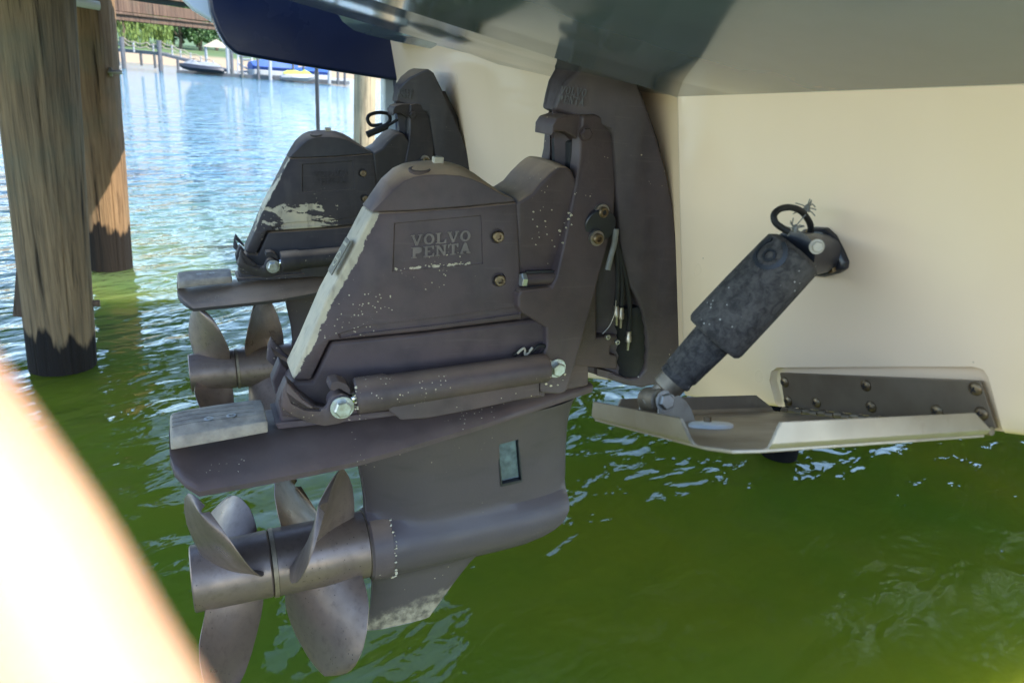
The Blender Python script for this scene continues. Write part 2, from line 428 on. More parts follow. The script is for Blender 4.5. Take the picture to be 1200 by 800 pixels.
# ================================================================== SETTING
bm = new()
xs = [-1500, -200, -40, 40, 200, 1500]; ys = [-300, -40, 60, 300, 2500]
g_ = [[bm.verts.new((x, y, 0)) for x in xs] for y in ys]
for j in range(len(ys) - 1):
    for i in range(len(xs) - 1): bm.faces.new((g_[j][i], g_[j][i + 1], g_[j + 1][i + 1], g_[j + 1][i]))
tag(mk('water', bm, M['water']), kind='structure')
bm = new(); rows = []
for j, (yy, zz) in enumerate([(108, -1), (114, .35), (124, 1.3), (150, 2.6), (220, 5), (420, 16), (900, 30)]):
    rows.append([bm.verts.new((x, yy + 5 * math.sin(x * .06 + 1) + (0 if j > 3 else 2 * math.sin(x * .21)), zz + (.3 * j * math.sin(x * .03 + j) if j > 2 else 0))) for x in range(-400, 700, 20)])
for a, b in zip(rows, rows[1:]):
    for i in range(len(a) - 1): bm.faces.new((a[i], a[i + 1], b[i + 1], b[i]))
tag(mk('far_shore', bm, M['shore'], smooth=80), kind='structure')

# ================================================================== THE BOAT
boat = empty('motorboat', (0.7, 1.6, 0.88), 'cream and navy motorboat stern raised clear of the green water', 'boat')
DR = .365                                            # deadrise slope
def bottom_z(y): return 1.324 - DR * (y - .387) if y < 1.61 else 1.324 - DR * (1.61 - .387) + DR * (y - 1.61)
def facet(x0, y): return lambda z: Vector((xt(x0, z), y, z))
# junction of platform and transom (near -> far)
JN = [on_transom(u, v, x0) for u, v, x0 in ((1200, 98, XR), (1000, 105.5, XR), (790, 113, XR), (700, 101, XL), (640, 90, XL), (560, 71, XL), (470, 50, XL))]
JN = [(p.y, p.z) for p in JN]; JN = [(.05, JN[0][1] + .03)] + JN + [(2.8, JN[-1][1] + .012)]
def top_z(y): return interp(JN, y)
bm = new(); nrm = Vector((1, 0, RAKE)).normalized()
ysr = [.20, .3, .387, .5, .66, .8, .884]
poly = [facet(XR, y)(top_z(y) + .05) for y in ysr] + [facet(XR, y)(bottom_z(y)) for y in reversed(ysr)]
poly_slab(bm, poly, nrm * .05)
transom = mk('transom', bm, M['cream'], boat, bevel=.008, seg=3)
apply_mods(transom)
# moulded pocket round the tab hinge
pk = [(902, 446), (904, 435), (911, 430.5), (1030, 429.5), (1140, 429.5), (1152, 433), (1158, 442), (1167, 475), (1185, 545), (930, 510), (911, 480)]
pp = [on_transom(u, v, XR) for u, v in pk]
c_ = sum(pp, Vector()) / len(pp)
bm = new(); rings(bm, [[p + (p - c_) * .02 - nrm * .02 for p in pp], [p - (p - c_) * .0 + nrm * .002 for p in pp], [c_ + (p - c_) * .975 + nrm * .008 for p in pp], [c_ + (p - c_) * .955 + nrm * .0095 for p in pp]])
carve(transom, bm)
bm = new()
ysl = [.80, 1.0, 1.2, 1.4, 1.61, 1.8, 2.1, 2.4, 2.66]
poly = [facet(XL, y)(top_z(y) + .05) for y in ysl] + [facet(XL, y)(bottom_z(y)) for y in reversed(ysl)]
poly_slab(bm, poly, nrm * .05)
mk('drive_recess', bm, M['cream'], boat, bevel=.006)
# hull shell forward of the transom: cream bottom, navy topsides, added superstructure above
def sy(y, k): return 1.61 + (y - 1.61) * k
ST = [(0, 1, 0), (2, 1, .02), (5, .9, .18), (7.5, .5, .7), (9, .05, 1.4)]
bm = new()
rings(bm, [[Vector((xt(XL, bottom_z(y)) + .03 + X, sy(y, k), bottom_z(y) + .003 + up)) for y in (.24, .9, 1.61, 2.3, 2.98)] +
           [Vector((xt(XL, 1.4) + .05 + X, sy(y, k), 1.45 + up)) for y in (2.9, .30)] for X, k, up in ST]); mk('hull_bottom', bm, M['cream'], boat, smooth=50)
bm = new()
rings(bm, [[Vector((xt(XL, 1.4) + .03 + X, sy(y, k), (1.325 if y < .5 or y > 2.7 else 1.30) + up)) for y in (.21, 1.61, 3.01)] +
           [Vector((xt(XL, 1.9) + .03 + X, sy(y, k), 2.6 + X * .06)) for y in (3.05, 1.61, .17)] for X, k, up in ST]); mk('topsides', bm, M['navy'], boat, smooth=50)
bm = new()  # unseen upper works, added tall to throw shade over the near water
rings(bm, [[Vector((x, 1.61 - hw, z0)), Vector((x, 1.61 + hw, z0)), Vector((x, 1.61 + hw * .86, z1)), Vector((x, 1.61 - hw * .86, z1))] for x, hw, z0, z1 in ((1.0, 1.25, 2.55, 5.0), (3.6, 1.25, 2.6, 5.0), (4.6, 1.15, 2.6, 4.0), (6.0, .85, 2.6, 2.9))])
mk('shade_cabin', bm, M['palegel'], boat, bevel=.06)
# glossy underside of the swim platform: rises gently towards aft
_ye = on_transom(470, 50, XL).y
fc = [onY(u, v, _ye - d) for u, v, d in ((470, 50, 0), (436, 43, .03), (412, 36, .06), (399, 26, .10), (391, 10, .16), (386, -8, .26), (380, -60, .45))]
def aftpt(y): return Vector((-.28, y, top_z(y) + .165))
cols = [(Vector((xt(XR, top_z(y)), y, top_z(y))), aftpt(y)) for y in (.05, .2, .409, .65, .884)]
cols += [(Vector((xt(XL, top_z(y)) - .0, y, top_z(y))), aftpt(y)) for y in (.93, 1.1, 1.36)]
cols += [(Vector((xt(XL, top_z(1.7)), 1.7, top_z(1.7))), Vector((-.1, 1.7, 1.83))), (Vector((xt(XL, top_z(2.15)), 2.15, top_z(2.15))), fc[6])]
low = []
for j, k in cols: low.append([j.lerp(k, t) + Vector((.03, 0, -.006)) * (1 - t) for t in [i / 6 for i in range(7)]])
low.append([p + Vector((0.0, 0, 0)) for p in fc])
low[-1][0] = low[-1][0] + Vector((.03, 0, -.004))
bm = new(); up = [[p + Vector((0, 0, .22)) for p in r] for r in low]
rs = [r + u[::-1] for r, u in zip(low, up)]
rings(bm, rs); mk('swim_platform', bm, M['glossnavy'], boat, smooth=40, bevel=.012)
# far quarter of the hull carried aft beside the platform
wq = [(243, -70), (243, -10), (247, 14), (255, 36), (264, 52), (277, 64), (330, 73.5), (400, 85), (475, 96.5), (474, 70), (472, 50), (470, 30), (470, -70)]
bm = new(); poly_slab(bm, [onY(u, v, _ye + .13) for u, v in wq], (0, .10, 0)); mk('hull_quarter', bm, M['navy'], boat, bevel=.012)
lq = [(200, -40), (214, 0), (226, 12), (246, 24), (262, 34), (270, 58), (285, 50), (285, -40)]
bm = new(); poly_slab(bm, [onY(u, v, _ye + .25) for u, v in lq], (0, .06, 0)); mk('rub_rail', bm, M['palegel'], boat, bevel=.012)
pq = [(449, 80), (449, 180), (490, 180), (483.5, 118), (480, 102), (473, 96), (462, 92)]
bm = new(); poly_slab(bm, [onY(u, v, _ye + .36) for u, v in pq], (0, .05, 0)); mk('quarter_panel', bm, M['palegel'], boat, bevel=.012)

# ================================================================== OUTDRIVE
drive = empty('outdrive', (.30, YN, .60), 'nearer dark outdrive with bare pale strip down its after edge and embossed name', 'outdrive', 'twin outdrives under the stern')
OX, OZ = .30, .60
def q(u, v, dy=0.0): p = onY(u, v, YN + dy); return (p.x, p.z)
def q3(u, v, dy=0.0): return onY(u, v, YN + dy)
# the upper drive is a wedge in plan: its sides close towards a narrow flat after face
a1, a2 = q(433, 256, -.03), q(340, 442, -.03)
el = Vector((a2[0] - a1[0], a2[1] - a1[1])).normalized(); fn = (-el.y, el.x)
if fn[0] < 0: fn = (-fn[0], -fn[1])
H0, HK = .033, .17
PN = Vector((HK * fn[0], 1, HK * fn[1])).normalized(); PP = Vector((a1[0], YN - H0, a1[1]))
def near(u, v, off=0.0):
    """where the photograph's pixel meets the near side face, `off` proud of it"""
    r = ray(u, v); p0 = PP - PN * off; return CAM + r * ((p0 - CAM).dot(PN) / r.dot(PN))
def mirror(p): return Vector((p.x, 2 * YN - p.y, p.z))
def wedge(px, off=0.0, crown=None):
    a = [near(u, v, off) for u, v in px]; b = [mirror(p) for p in a]; bm = new()
    if crown is None: rings(bm, [a, b])
    else:
        rs = []
        for s_ in (1, .94, .82, .6, .3, 0, -.3, -.6, -.82, -.94, -1):
            rs.append([Vector((p.x + c[0] * (1 - abs(s_) ** 2.6), YN + (p.y - YN) * s_, p.z + c[1] * (1 - abs(s_) ** 2.6))) for p, c in zip(a, crown)])
        rings(bm, rs)
    return bm
s0, s1 = near(463, 316), near(552, 309)
M['cowl'] = drive_paint('cowl paint', specks=1.1, aft=(a1[0] - OX, a1[1] - OZ, fn[0], fn[1], .007), scratch=(s0.x - OX, s1.x - OX, s0.z - OZ, s1.z - OZ, .0026))
_pc = near(455, 385)
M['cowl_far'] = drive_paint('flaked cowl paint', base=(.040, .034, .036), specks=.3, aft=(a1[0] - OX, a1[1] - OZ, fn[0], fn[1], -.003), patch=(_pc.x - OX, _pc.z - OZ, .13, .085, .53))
M['letters'] = drive_paint('worn raised letters', base=(.15, .128, .12), specks=.2, dust=.3)
M['paint'] = drive_paint('drive paint', specks=.5, dust=.95)
M['bare'] = drive_paint('drive paint clean', base=(.066, .049, .053), specks=.2, dust=.1)
M['fork'] = drive_paint('fork paint', base=(.072, .054, .057), specks=.9, dust=.2)
M['shield'] = drive_paint('shield paint', base=(.060, .049, .055), specks=.5, dust=.1)
cowl = mk('side_cover', wedge([(436, 250), (410, 300), (383, 349), (358, 408), (342, 441), (345, 445), (364, 445), (386, 399.5), (420, 396), (500, 388), (612, 374), (609, 300), (606, 237.5), (545, 243.5), (483, 248), (445, 249.5)]), M['cowl'], drive, bevel=.006, seg=4)
apply_mods(cowl)
def cutter(px, inset, out_):
    """shape pressed into the near face, its walls drafted"""
    lo = [near(u, v, -inset) for u, v in px]; hi = [near(u, v, out_) for u, v in px]; c = sum(hi, Vector()) / len(hi)
    bm = new(); rings(bm, [[c + (p - c) * 1.04 for p in hi], lo]); return bm
rec = cutter(((463, 262), (563, 253), (565, 309), (461, 318)), .0025, .002)
groove = cutter(((398, 391), (430, 381), (520, 371), (608, 359), (608, 368), (520, 380), (430, 390), (400, 396)), .004, .002)
holes = []
BOLTS = [(583, 277), (585, 328)]
for u, v in BOLTS:
    b2 = new(); lathe(b2, near(u, v, .004), PN, [(0, .0137), (.0041, .0116), (.0123, .0111)], 23); holes.append(b2)
carve(cowl, rec, groove, *holes)
for u, v in BOLTS: capbolt('bolt', near(u, v, -.007), -PN, .0088, .009, M['brass'], cowl)
capN = [(436, 248.5), (447, 238), (461, 224), (474, 213), (485, 208), (499, 205.5), (522, 205), (540, 206.5), (553, 210), (565, 215), (578, 222), (592, 229.5), (603.5, 234), (604, 236), (545, 242), (483, 246.5), (445, 248)]
capC = [(-.002, 0), (-.006, .006), (-.008, .012), (-.006, .014), (-.003, .015), (0, .015), (0, .015), (0, .014), (0, .013), (0, .011), (0, .008), (0, .005), (0, .002), (0, 0), (0, 0), (0, 0), (0, 0)]
cap = mk('top_cap', wedge(capN, 0, capC), M['paint'], drive, bevel=.003, seg=2, smooth=38)
bm = new(); p = near(492, 206, -.013)
lathe(bm, p + Vector((0, 0, .0105)), (-.1, -.25, 1), [(-.006, .013), (.0, .0125), (.0008, .010), (-.0022, .008), (-.0035, .001)], 28)
for v_ in bm.verts: v_.co.x = p.x + (v_.co.x - p.x) * 1.4
mk('cap_dimple', bm, M['bare'], cap, smooth=40)
bm = new(); box(bm, q3(513, 189, -.01), (.016, .012, .014)); mk('lifting_lug', bm, M['prime'], cap, bevel=.002)
# after housing and its saddle-backed hump
hump = [(608, 402), (607, 330), (606, 237), (616, 231), (624, 226), (633, 215), (645, 203), (655, 195), (664, 195), (671, 201), (677, 214), (684, 240), (700, 300), (700, 402)]
hw_ = .068
bm = new(); pts = [q3(u, v, -hw_) for u, v in hump]; rings(bm, [[Vector((p.x, YN + hw_ * s_, p.z + .004 * (1 - s_ * s_))) for p in pts] for s_ in (-1, -.6, 0, .5, .8)])
mk('rear_cover', bm, M['paint'], drive, bevel=.006, seg=4)
mk('upper_housing', wedge([(366, 447), (388, 401.5), (500, 390.5), (614, 376.5), (640, 373.5), (640, 466), (480, 484), (334, 500), (327, 494), (331, 470), (342, 447)], -.004), M['bare'], drive, bevel=.006, seg=3)
bm = new(); prism(bm, [q(u, v, -.066) for u, v in ((616, 440), (613, 377), (640, 374), (690, 368), (690, 452), (640, 462))], YN - .066, YN + .066); mk('access_plug', bm, M['paint'], drive, bevel=.004)
mk('housing_lip', wedge([(322, 496), (326, 503), (420, 493), (520, 480), (634, 464), (634, 457), (520, 473), (420, 486)], .003), M['bare'], drive, bevel=.002)
# pivot pin showing in the notch beside the fork
p = q3(612, 328, -.080); p2 = q3(650, 326, -.080)
bm = new(); box(bm, (p + p2) / 2 + Vector((.004, .004, 0)), (.052, .006, .026)); mk('notch_shade', bm, M['black'], drive)  # flat black box stands in for the shade inside the notch
bm = new(); cyl(bm, p + Vector((.004, .002, 0)), p2, .0095); pin = mk('pivot_pin', bm, M['bare'], drive)
hexbolt('bolt', p + Vector((.006, .001, 0)), (-1, 0, 0), .0115, .009, M['bolt'], pin, False)
# name lettering
GL = {
 'V': [[(0, 1), (.34, 1), (.34, .9), (.26, .9), (.52, .3), (.74, .9), (.66, .9), (.66, 1), (1, 1), (1, .9), (.92, .9), (.58, 0), (.40, 0), (.08, .9), (0, .9)]],
 'L': [[(.02, 1), (.5, 1), (.5, .9), (.38, .9), (.38, .12), (.76, .12), (.86, .38), (.96, .38), (.96, 0), (.02, 0), (.02, .1), (.14, .1), (.14, .9), (.02, .9)]],
 'P': [[(.02, 1), (.7, 1), (.94, .86), (.94, .56), (.7, .42), (.38, .42), (.38, .1), (.5, .1), (.5, 0), (.02, 0), (.02, .1), (.14, .1), (.14, .9), (.02, .9)]],
 'E': [[(.02, 1), (.94, 1), (.94, .68), (.84, .68), (.76, .88), (.38, .88), (.38, .58), (.62, .58), (.62, .44), (.38, .44), (.38, .12), (.78, .12), (.86, .34), (.96, .34), (.96, 0), (.02, 0), (.02, .1), (.14, .1), (.14, .9), (.02, .9)]],
 'N': [[(0, 1), (.32, 1), (.74, .34), (.74, .9), (.62, .9), (.62, 1), (1, 1), (1, .9), (.9, .9), (.9, 0), (.72, 0), (.26, .7), (.26, .1), (.38, .1), (.38, 0), (0, 0), (0, .1), (.1, .1), (.1, .9), (0, .9)]],
 'T': [[(.02, 1), (.98, 1), (.98, .66), (.88, .66), (.82, .88), (.62, .88), (.62, .1), (.76, .1), (.76, 0), (.24, 0), (.24, .1), (.38, .1), (.38, .88), (.18, .88), (.12, .66), (.02, .66)]],
 'A': [[(.40, 1), (.60, 1), (.92, .1), (1, .1), (1, 0), (.62, 0), (.62, .1), (.68, .1), (.63, .26), (.34, .26), (.29, .1), (.36, .1), (.36, 0), (0, 0), (0, .1), (.08, .1)]],
 'O': [[(.5 + .48 * math.cos(t), .5 + .5 * math.sin(t)) for t in [2 * math.pi * k / 24 for k in range(24)]]]}
def lettering(rows, quad, raise_, flip=1):
    """rows of slab-serif capitals inside a quad (top-left, top-right, bottom-left) standing proud of the face"""
    tl, tr, bl = quad; n = (tr - tl).cross(bl - tl).normalized() * flip
    bm = new(); R = len(rows)
    for r, word in enumerate(rows):
        for i, ch in enumerate(word):
            cw = 1 / len(word)
            def at(x, y): return tl + (tr - tl) * (cw * (i + .04 + .92 * x)) + (bl - tl) * ((r + .06 + .88 * (1 - y)) / R)
            if ch == 'O':
                o = [at(x, y) for x, y in GL['O'][0]]; n_ = len(o); c = sum(o, Vector()) / n_
                def ring(k, kx): return [at(.5 + (x - .5) * kx, .5 + (y - .5) * k) for x, y in GL['O'][0]]
                inn = ring(.68, .52)
                rs = [o, [p + n * raise_ for p in o], [p + n * raise_ for p in inn], inn]
                rings(bm, rs, cap=False)
            else:
                for pl in GL[ch]:
                    poly_slab(bm, [at(x, y) for x, y in pl], n * raise_)
    return bm
tq = (near(481, 274.5, -.0026), near(552, 268.5, -.0026), near(481, 303.5, -.0026))
n_test = (tq[1] - tq[0]).cross(tq[2] - tq[0])
bm = lettering(['VOLVO', 'PENTA'], tq, .0032, 1 if n_test.y < 0 else -1)
mk('lettering', bm, M['letters'], cowl, smooth=20)
# faded sticker on the after edge
sp0, sp1 = near(389, 323), near(411, 283)
ax = (sp1 - sp0); yv = Vector((0, 1, 0))
nx = Vector((-ax.z, 0, ax.x)).normalized()
if nx.x > 0: nx = -nx
sp0 = sp0 + yv * .016; sp1 = sp1 + yv * .016
nx2 = nx; side = ax.normalized().cross(nx2)
def strip(p, wd, L0, L1, th, off):
    c = sp0 + ax * ((L0 + L1) / 2) + nx2 * off
    m = Matrix((ax.normalized(), side, nx2)).transposed(); b = new(); box(b, c + side * p, (ax.length * (L1 - L0), wd, th), m); return b
st = mk('sticker', strip(0, .030, 0, 1.0, .002, .0003), M['sticker'], cowl, bevel=.001)
bm = new()
c = sp0 + ax * .42 + nx2 * .0012; m = Matrix((ax.normalized(), side, nx2)).transposed()
o = [c + m @ Vector((.0125 * math.cos(t), .0110 * math.sin(t), 0)) for t in [2 * math.pi * k / 20 for k in range(20)]]
i_ = [c + m @ Vector((.0100 * math.cos(t), .0086 * math.sin(t), 0)) for t in [2 * math.pi * k / 20 for k in range(20)]]
rings(bm, [o, [p + nx2 * .0006 for p in o], [p + nx2 * .0006 for p in i_], i_], cap=False)
box(bm, c, (.0022, .0175, .0012), m); box(bm, c + m @ Vector((.002, 0, 0)), (.012, .0025, .0012), m); box(bm, sp0 + ax * .86 + nx2 * .0012, (.004, .022, .0012), m)
mk('print', bm, M['stickerline'], st)
# -------- cavitation plate: dished, drooping to its rim
rim = [(199, 536, -.055), (204, 551, -.085), (217, 564, -.11), (233, 574.5, -.125), (300, 563, -.128), (360, 551.5, -.128), (416, 540, -.127), (470, 525, -.122), (516, 511, -.116), (560, 498, -.106), (600, 485, -.094), (653, 467, -.065), (680, 458, -.035), (695, 453, -.012)]
rim = [(u, v, dy * .9) for u, v, dy in rim]
RM = [(q(u, v, dy), -dy) for u, v, dy in rim]
bm = new(); rs = []
for k, ((x, z), hw) in enumerate(RM):
    t = max(0, min(1, (x + .04) / .2)); crown = .014 + .012 * t
    crown = min(crown, hw * .25)
    ys_ = [-1, -.93, -.8, -.62, -.42, -.2, 0, .2, .42, .62, .8, .93, 1]
    def zz(s): return z + crown * (1 - abs(s) ** 1.6)
    top = [Vector((x, YN + s * hw, zz(s) + (.0015 if abs(s) < 1 else -.002))) for s in ys_]
    bot = [Vector((x, YN + s * hw * .985, zz(s) - .011)) for s in reversed(ys_)]
    rs.append(top + bot)
rings(bm, rs); plate = mk('cavitation_plate', bm, M['bare'], drive, smooth=50)
# ribbed anode on the tail
bm = new(); rs = []
for (ub, vb, ut, vt, hw) in [(200, 523, 200, 498, .040), (203, 522.5, 206, 492, .046), (225, 518.5, 232, 487, .048), (262, 512, 265, 483, .048), (300, 505, 300, 479, .046), (314, 502.5, 313, 478, .044)]:
    x, z0 = q(ub, vb, -hw); z1 = max(q(ut, vt, .0)[1], z0 + .014)
    rr = .012
    sec = [(-hw, z0 - .006), (-hw, z0 + .004), (-hw * .93, z0 + .012), (-hw * .72, z1 - .004), (-hw * .5, z1), (hw * .5, z1), (hw * .72, z1 - .004), (hw * .93, z0 + .012), (hw, z0 + .004), (hw, z0 - .006)]
    rs.append([Vector((x, YN + a, b)) for a, b in sec])
rings(bm, rs); anode = mk('anode', bm, M['zincblock'], drive, smooth=28, bevel=.002)
apply_mods(anode)
ca, cb = q3(206, 492, 0), q3(300, 479, 0)
cuts = []
for yy in (-.022, -.008, .006, .02):
    b2 = new(); m = Matrix.Rotation(-math.atan2(cb.z - ca.z, cb.x - ca.x), 3, 'Y'); box(b2, (ca + cb) / 2 + Vector((-.004, yy, .001)), ((cb - ca).length * 1.02, .0028, .008), m); cuts.append(b2)
carve(anode, *cuts)
for t in (.40, .68):
    p = ca.lerp(cb, t) + Vector((0, -.015, -.001)); capbolt('bolt', p, (0, 0, 1), .0075, .0035, M['steel'], anode)
# -------- lower gear case: strut, torpedo and skeg in one skin
aftE = [(419, 534), (423, 555), (427, 574), (429, 590), (430, 612), (431, 634), (432, 656), (434, 676), (439, 690), (437, 715), (434, 740), (432, 757)]
forE = [(684, 458), (675, 474), (669.5, 500), (668, 530), (667.5, 560), (664, 588), (652, 606), (630, 621), (600, 634), (569, 647), (537, 688), (506, 731)]
A = sorted([(q(u, v, -.02)[1], q(u, v, -.02)[0]) for u, v in aftE]); Fo = sorted([(q(u, v, -.02)[1], q(u, v, -.02)[0]) for u, v in forE])
hubL, hubR = q3(225, 678), q3(432, 636)
axv = (hubR - hubL).normalized()
def axis_z(x): return hubL.z + (x - hubL.x) * axv.z / axv.x
zt, zb = 1.062, max(A[0][0], Fo[0][0])
def strut_t(z):
    return interp([(zb, .006), (zb + .05, .010), (.74, .018), (.80, .040), (.88, .043), (.96, .046), (1.03, .058), (1.08, .07)], z)
bm = new(); rs = []; NL = 40; NS = 22
for k in range(NL):
    z = zt + (zb - zt) * k / (NL - 1)
    xa, xf = interp(A, z), interp(Fo, z)
    sec = []
    for i in range(NS + 1):
        s = i / NS; s = .5 - .5 * math.cos(math.pi * s); x = xa + (xf - xa) * s
        prof = min(1, (s / .22) ** .6 if s < .22 else 1) * (max(0, 1 - max(0, (s - .45) / .55) ** 2.2)) ** .5
        prof = max(prof, .0)
        if s == 0: prof = .25
        t = strut_t(z) * prof
        rt = .063 * (1 if x < .5 else math.sqrt(max(0, 1 - ((x - .5) / .20) ** 2)))
        dz = z - axis_z(x)
        if abs(dz) < rt: t = max(t, math.sqrt(rt * rt - dz * dz))
        elif abs(dz) < rt + .03:
            t = max(t, (1 - (abs(dz) - rt) / .03) ** 2 * .012 * (1 if s > .02 else .3) + t * .4 if rt > .02 else t)
        sec.append((x, max(t, .0012)))
    rs.append([Vector((x, YN - t, z)) for x, t in sec] + [Vector((x, YN + t, z)) for x, t in reversed(sec)])
rings(bm, rs); lower = mk('lower_case', bm, M['lower'], drive, smooth=60)
sm = lower.modifiers.new('smooth', 'SMOOTH'); sm.factor = .5; sm.iterations = 2
apply_mods(lower)
# water intake screen
wp = [q(u, v, -.043) for u, v in ((583, 518), (606, 513), (610, 561), (588, 566))]
wc = (sum(p[0] for p in wp) / 4, sum(p[1] for p in wp) / 4)
def wring(k, y): return [Vector((wc[0] + (x - wc[0]) * k, YN + y, wc[1] + (z - wc[1]) * k)) for x, z in wp]
b2 = new(); rings(b2, [wring(1, -.09), wring(1, -.036)]); carve(lower, b2)
bm = new(); rings(bm, [wring(.96, -.036), wring(.96, -.0395)]); scr = mk('intake_screen', bm, M['window'], lower, bevel=.002)
bm = new()
rings(bm, [wring(1.13, -.034), wring(1.13, -.0455), wring(1.0, -.0462), wring(.97, -.038)], cap=False)
mk('intake_rim', bm, M['black'], lower, smooth=40)
# bearing collar behind the propellers
bm = new(); u_, v_, d_ = frame(axv)
lathe(bm, hubL + axv * ((hubR - hubL).length - .006), axv, [(0, .050), (0, .060), (.004, .0635), (.034, .066), (.038, .064), (.038, .05)], 40, cap=False)
mk('bearing_collar', bm, M['fork'], drive)
# -------- propellers
HL = (hubR - hubL).length
def propeller(name, t0, t1, r0, r1, ang, hand, Rt, pitch, chord, rake, skew, drive=drive, off=Vector((0, 0, 0))):
    base = hubL + off + axv * (HL * t0); L = HL * (t1 - t0)
    pr = new(); lathe(pr, base, axv, [(.012, r0 * .80), (0, r0 * .86), (0, r0 - .002), (.002, r0), (L * .5, (r0 + r1) / 2), (L - .004, r1), (L - .001, r1 - .002), (L - .001, r1 * .8)], 44, cap=False)
    lathe(pr, base + axv * .012, axv, [(0, r0 * .80), (0.0005, .001)], 44, cap=False)
    hub = mk(name, pr, M['bronze'], drive, smooth=30)
    upv = (Vector((0, 0, 1)) - axv * axv.z).normalized(); tow = upv.cross(axv)
    if tow.y > 0: tow = -tow                          # towards the camera side
    for a in ang:
        bm = new(); S, Cn = 18, 14; grids = []
        for sgn in (1, -1):
            g = []
            for i in range(S + 1):
                s = i / S; r = r0 * .93 + (Rt - r0 * .93) * math.sin(s * math.pi / 2)
                k = (r - r0) / (Rt - r0)
                ch = chord * (interp([(-.2, .66), (0, .70), (.2, .86), (.4, 1.0), (.6, 1.04), (.78, .97), (.9, .78), (.96, .57), (.99, .32), (1.0, .08)], k))
                beta = math.atan2(pitch, 2 * math.pi * r); row = []
                for j in range(Cn + 1):
                    c = j / Cn - .5; cc = c - skew * max(0, k) ** 1.5
                    th = .0042 * (1 - .75 * max(0, k)) * math.sqrt(max(0, 1 - (2 * c) ** 2)) + .0006
                    cam_ = .010 * (1 - (2 * c) ** 2)
                    al = (c * ch - skew * max(0, k) ** 1.5 * chord) * math.sin(beta) + rake * k + (sgn * th - cam_) * math.cos(beta)
                    ph = math.radians(a) + hand * ((c * ch - skew * max(0, k) ** 1.5 * chord) * math.cos(beta) - (sgn * th - cam_) * math.sin(beta)) / r
                    row.append(bm.verts.new(base + axv * (L * .5 + al) + (upv * math.cos(ph) + tow * math.sin(ph)) * r))
                g.append(row)
            grids.append(g)
            for i in range(S):
                for j in range(Cn): bm.faces.new((g[i][j], g[i][j + 1], g[i + 1][j + 1], g[i + 1][j]))
        A_, B_ = grids
        for i in range(S):
            for j in (0, Cn): bm.faces.new((A_[i][j], A_[i + 1][j], B_[i + 1][j], B_[i][j]))
        for j in range(Cn): bm.faces.new((A_[S][j], A_[S][j + 1], B_[S][j + 1], B_[S][j]))
        mk('blade', bm, M['bronze'], hub, smooth=60)
    return hub
propeller('propeller', 0.0, .425, .0535, .0555, (38, 158, 278), 1, .188, .58, .150, -.004, .34)
propeller('propeller', .445, .985, .0560, .0580, (34, 154, 274), -1, .206, .58, .195, -.004, .04)
bm = new(); lathe(bm, hubL + axv * HL * .425, axv, [(0, .054), (0, .0572), (.007, .0576), (.007, .054)], 44, cap=False); mk('spacer_ring', bm, M['bush'], drive)
bm = new(); lathe(bm, hubL + axv * HL * .978, axv, [(0, .056), (0, .0592), (.005, .0595), (.005, .056)], 44, cap=False); mk('spacer_ring', bm, M['bush'], drive)
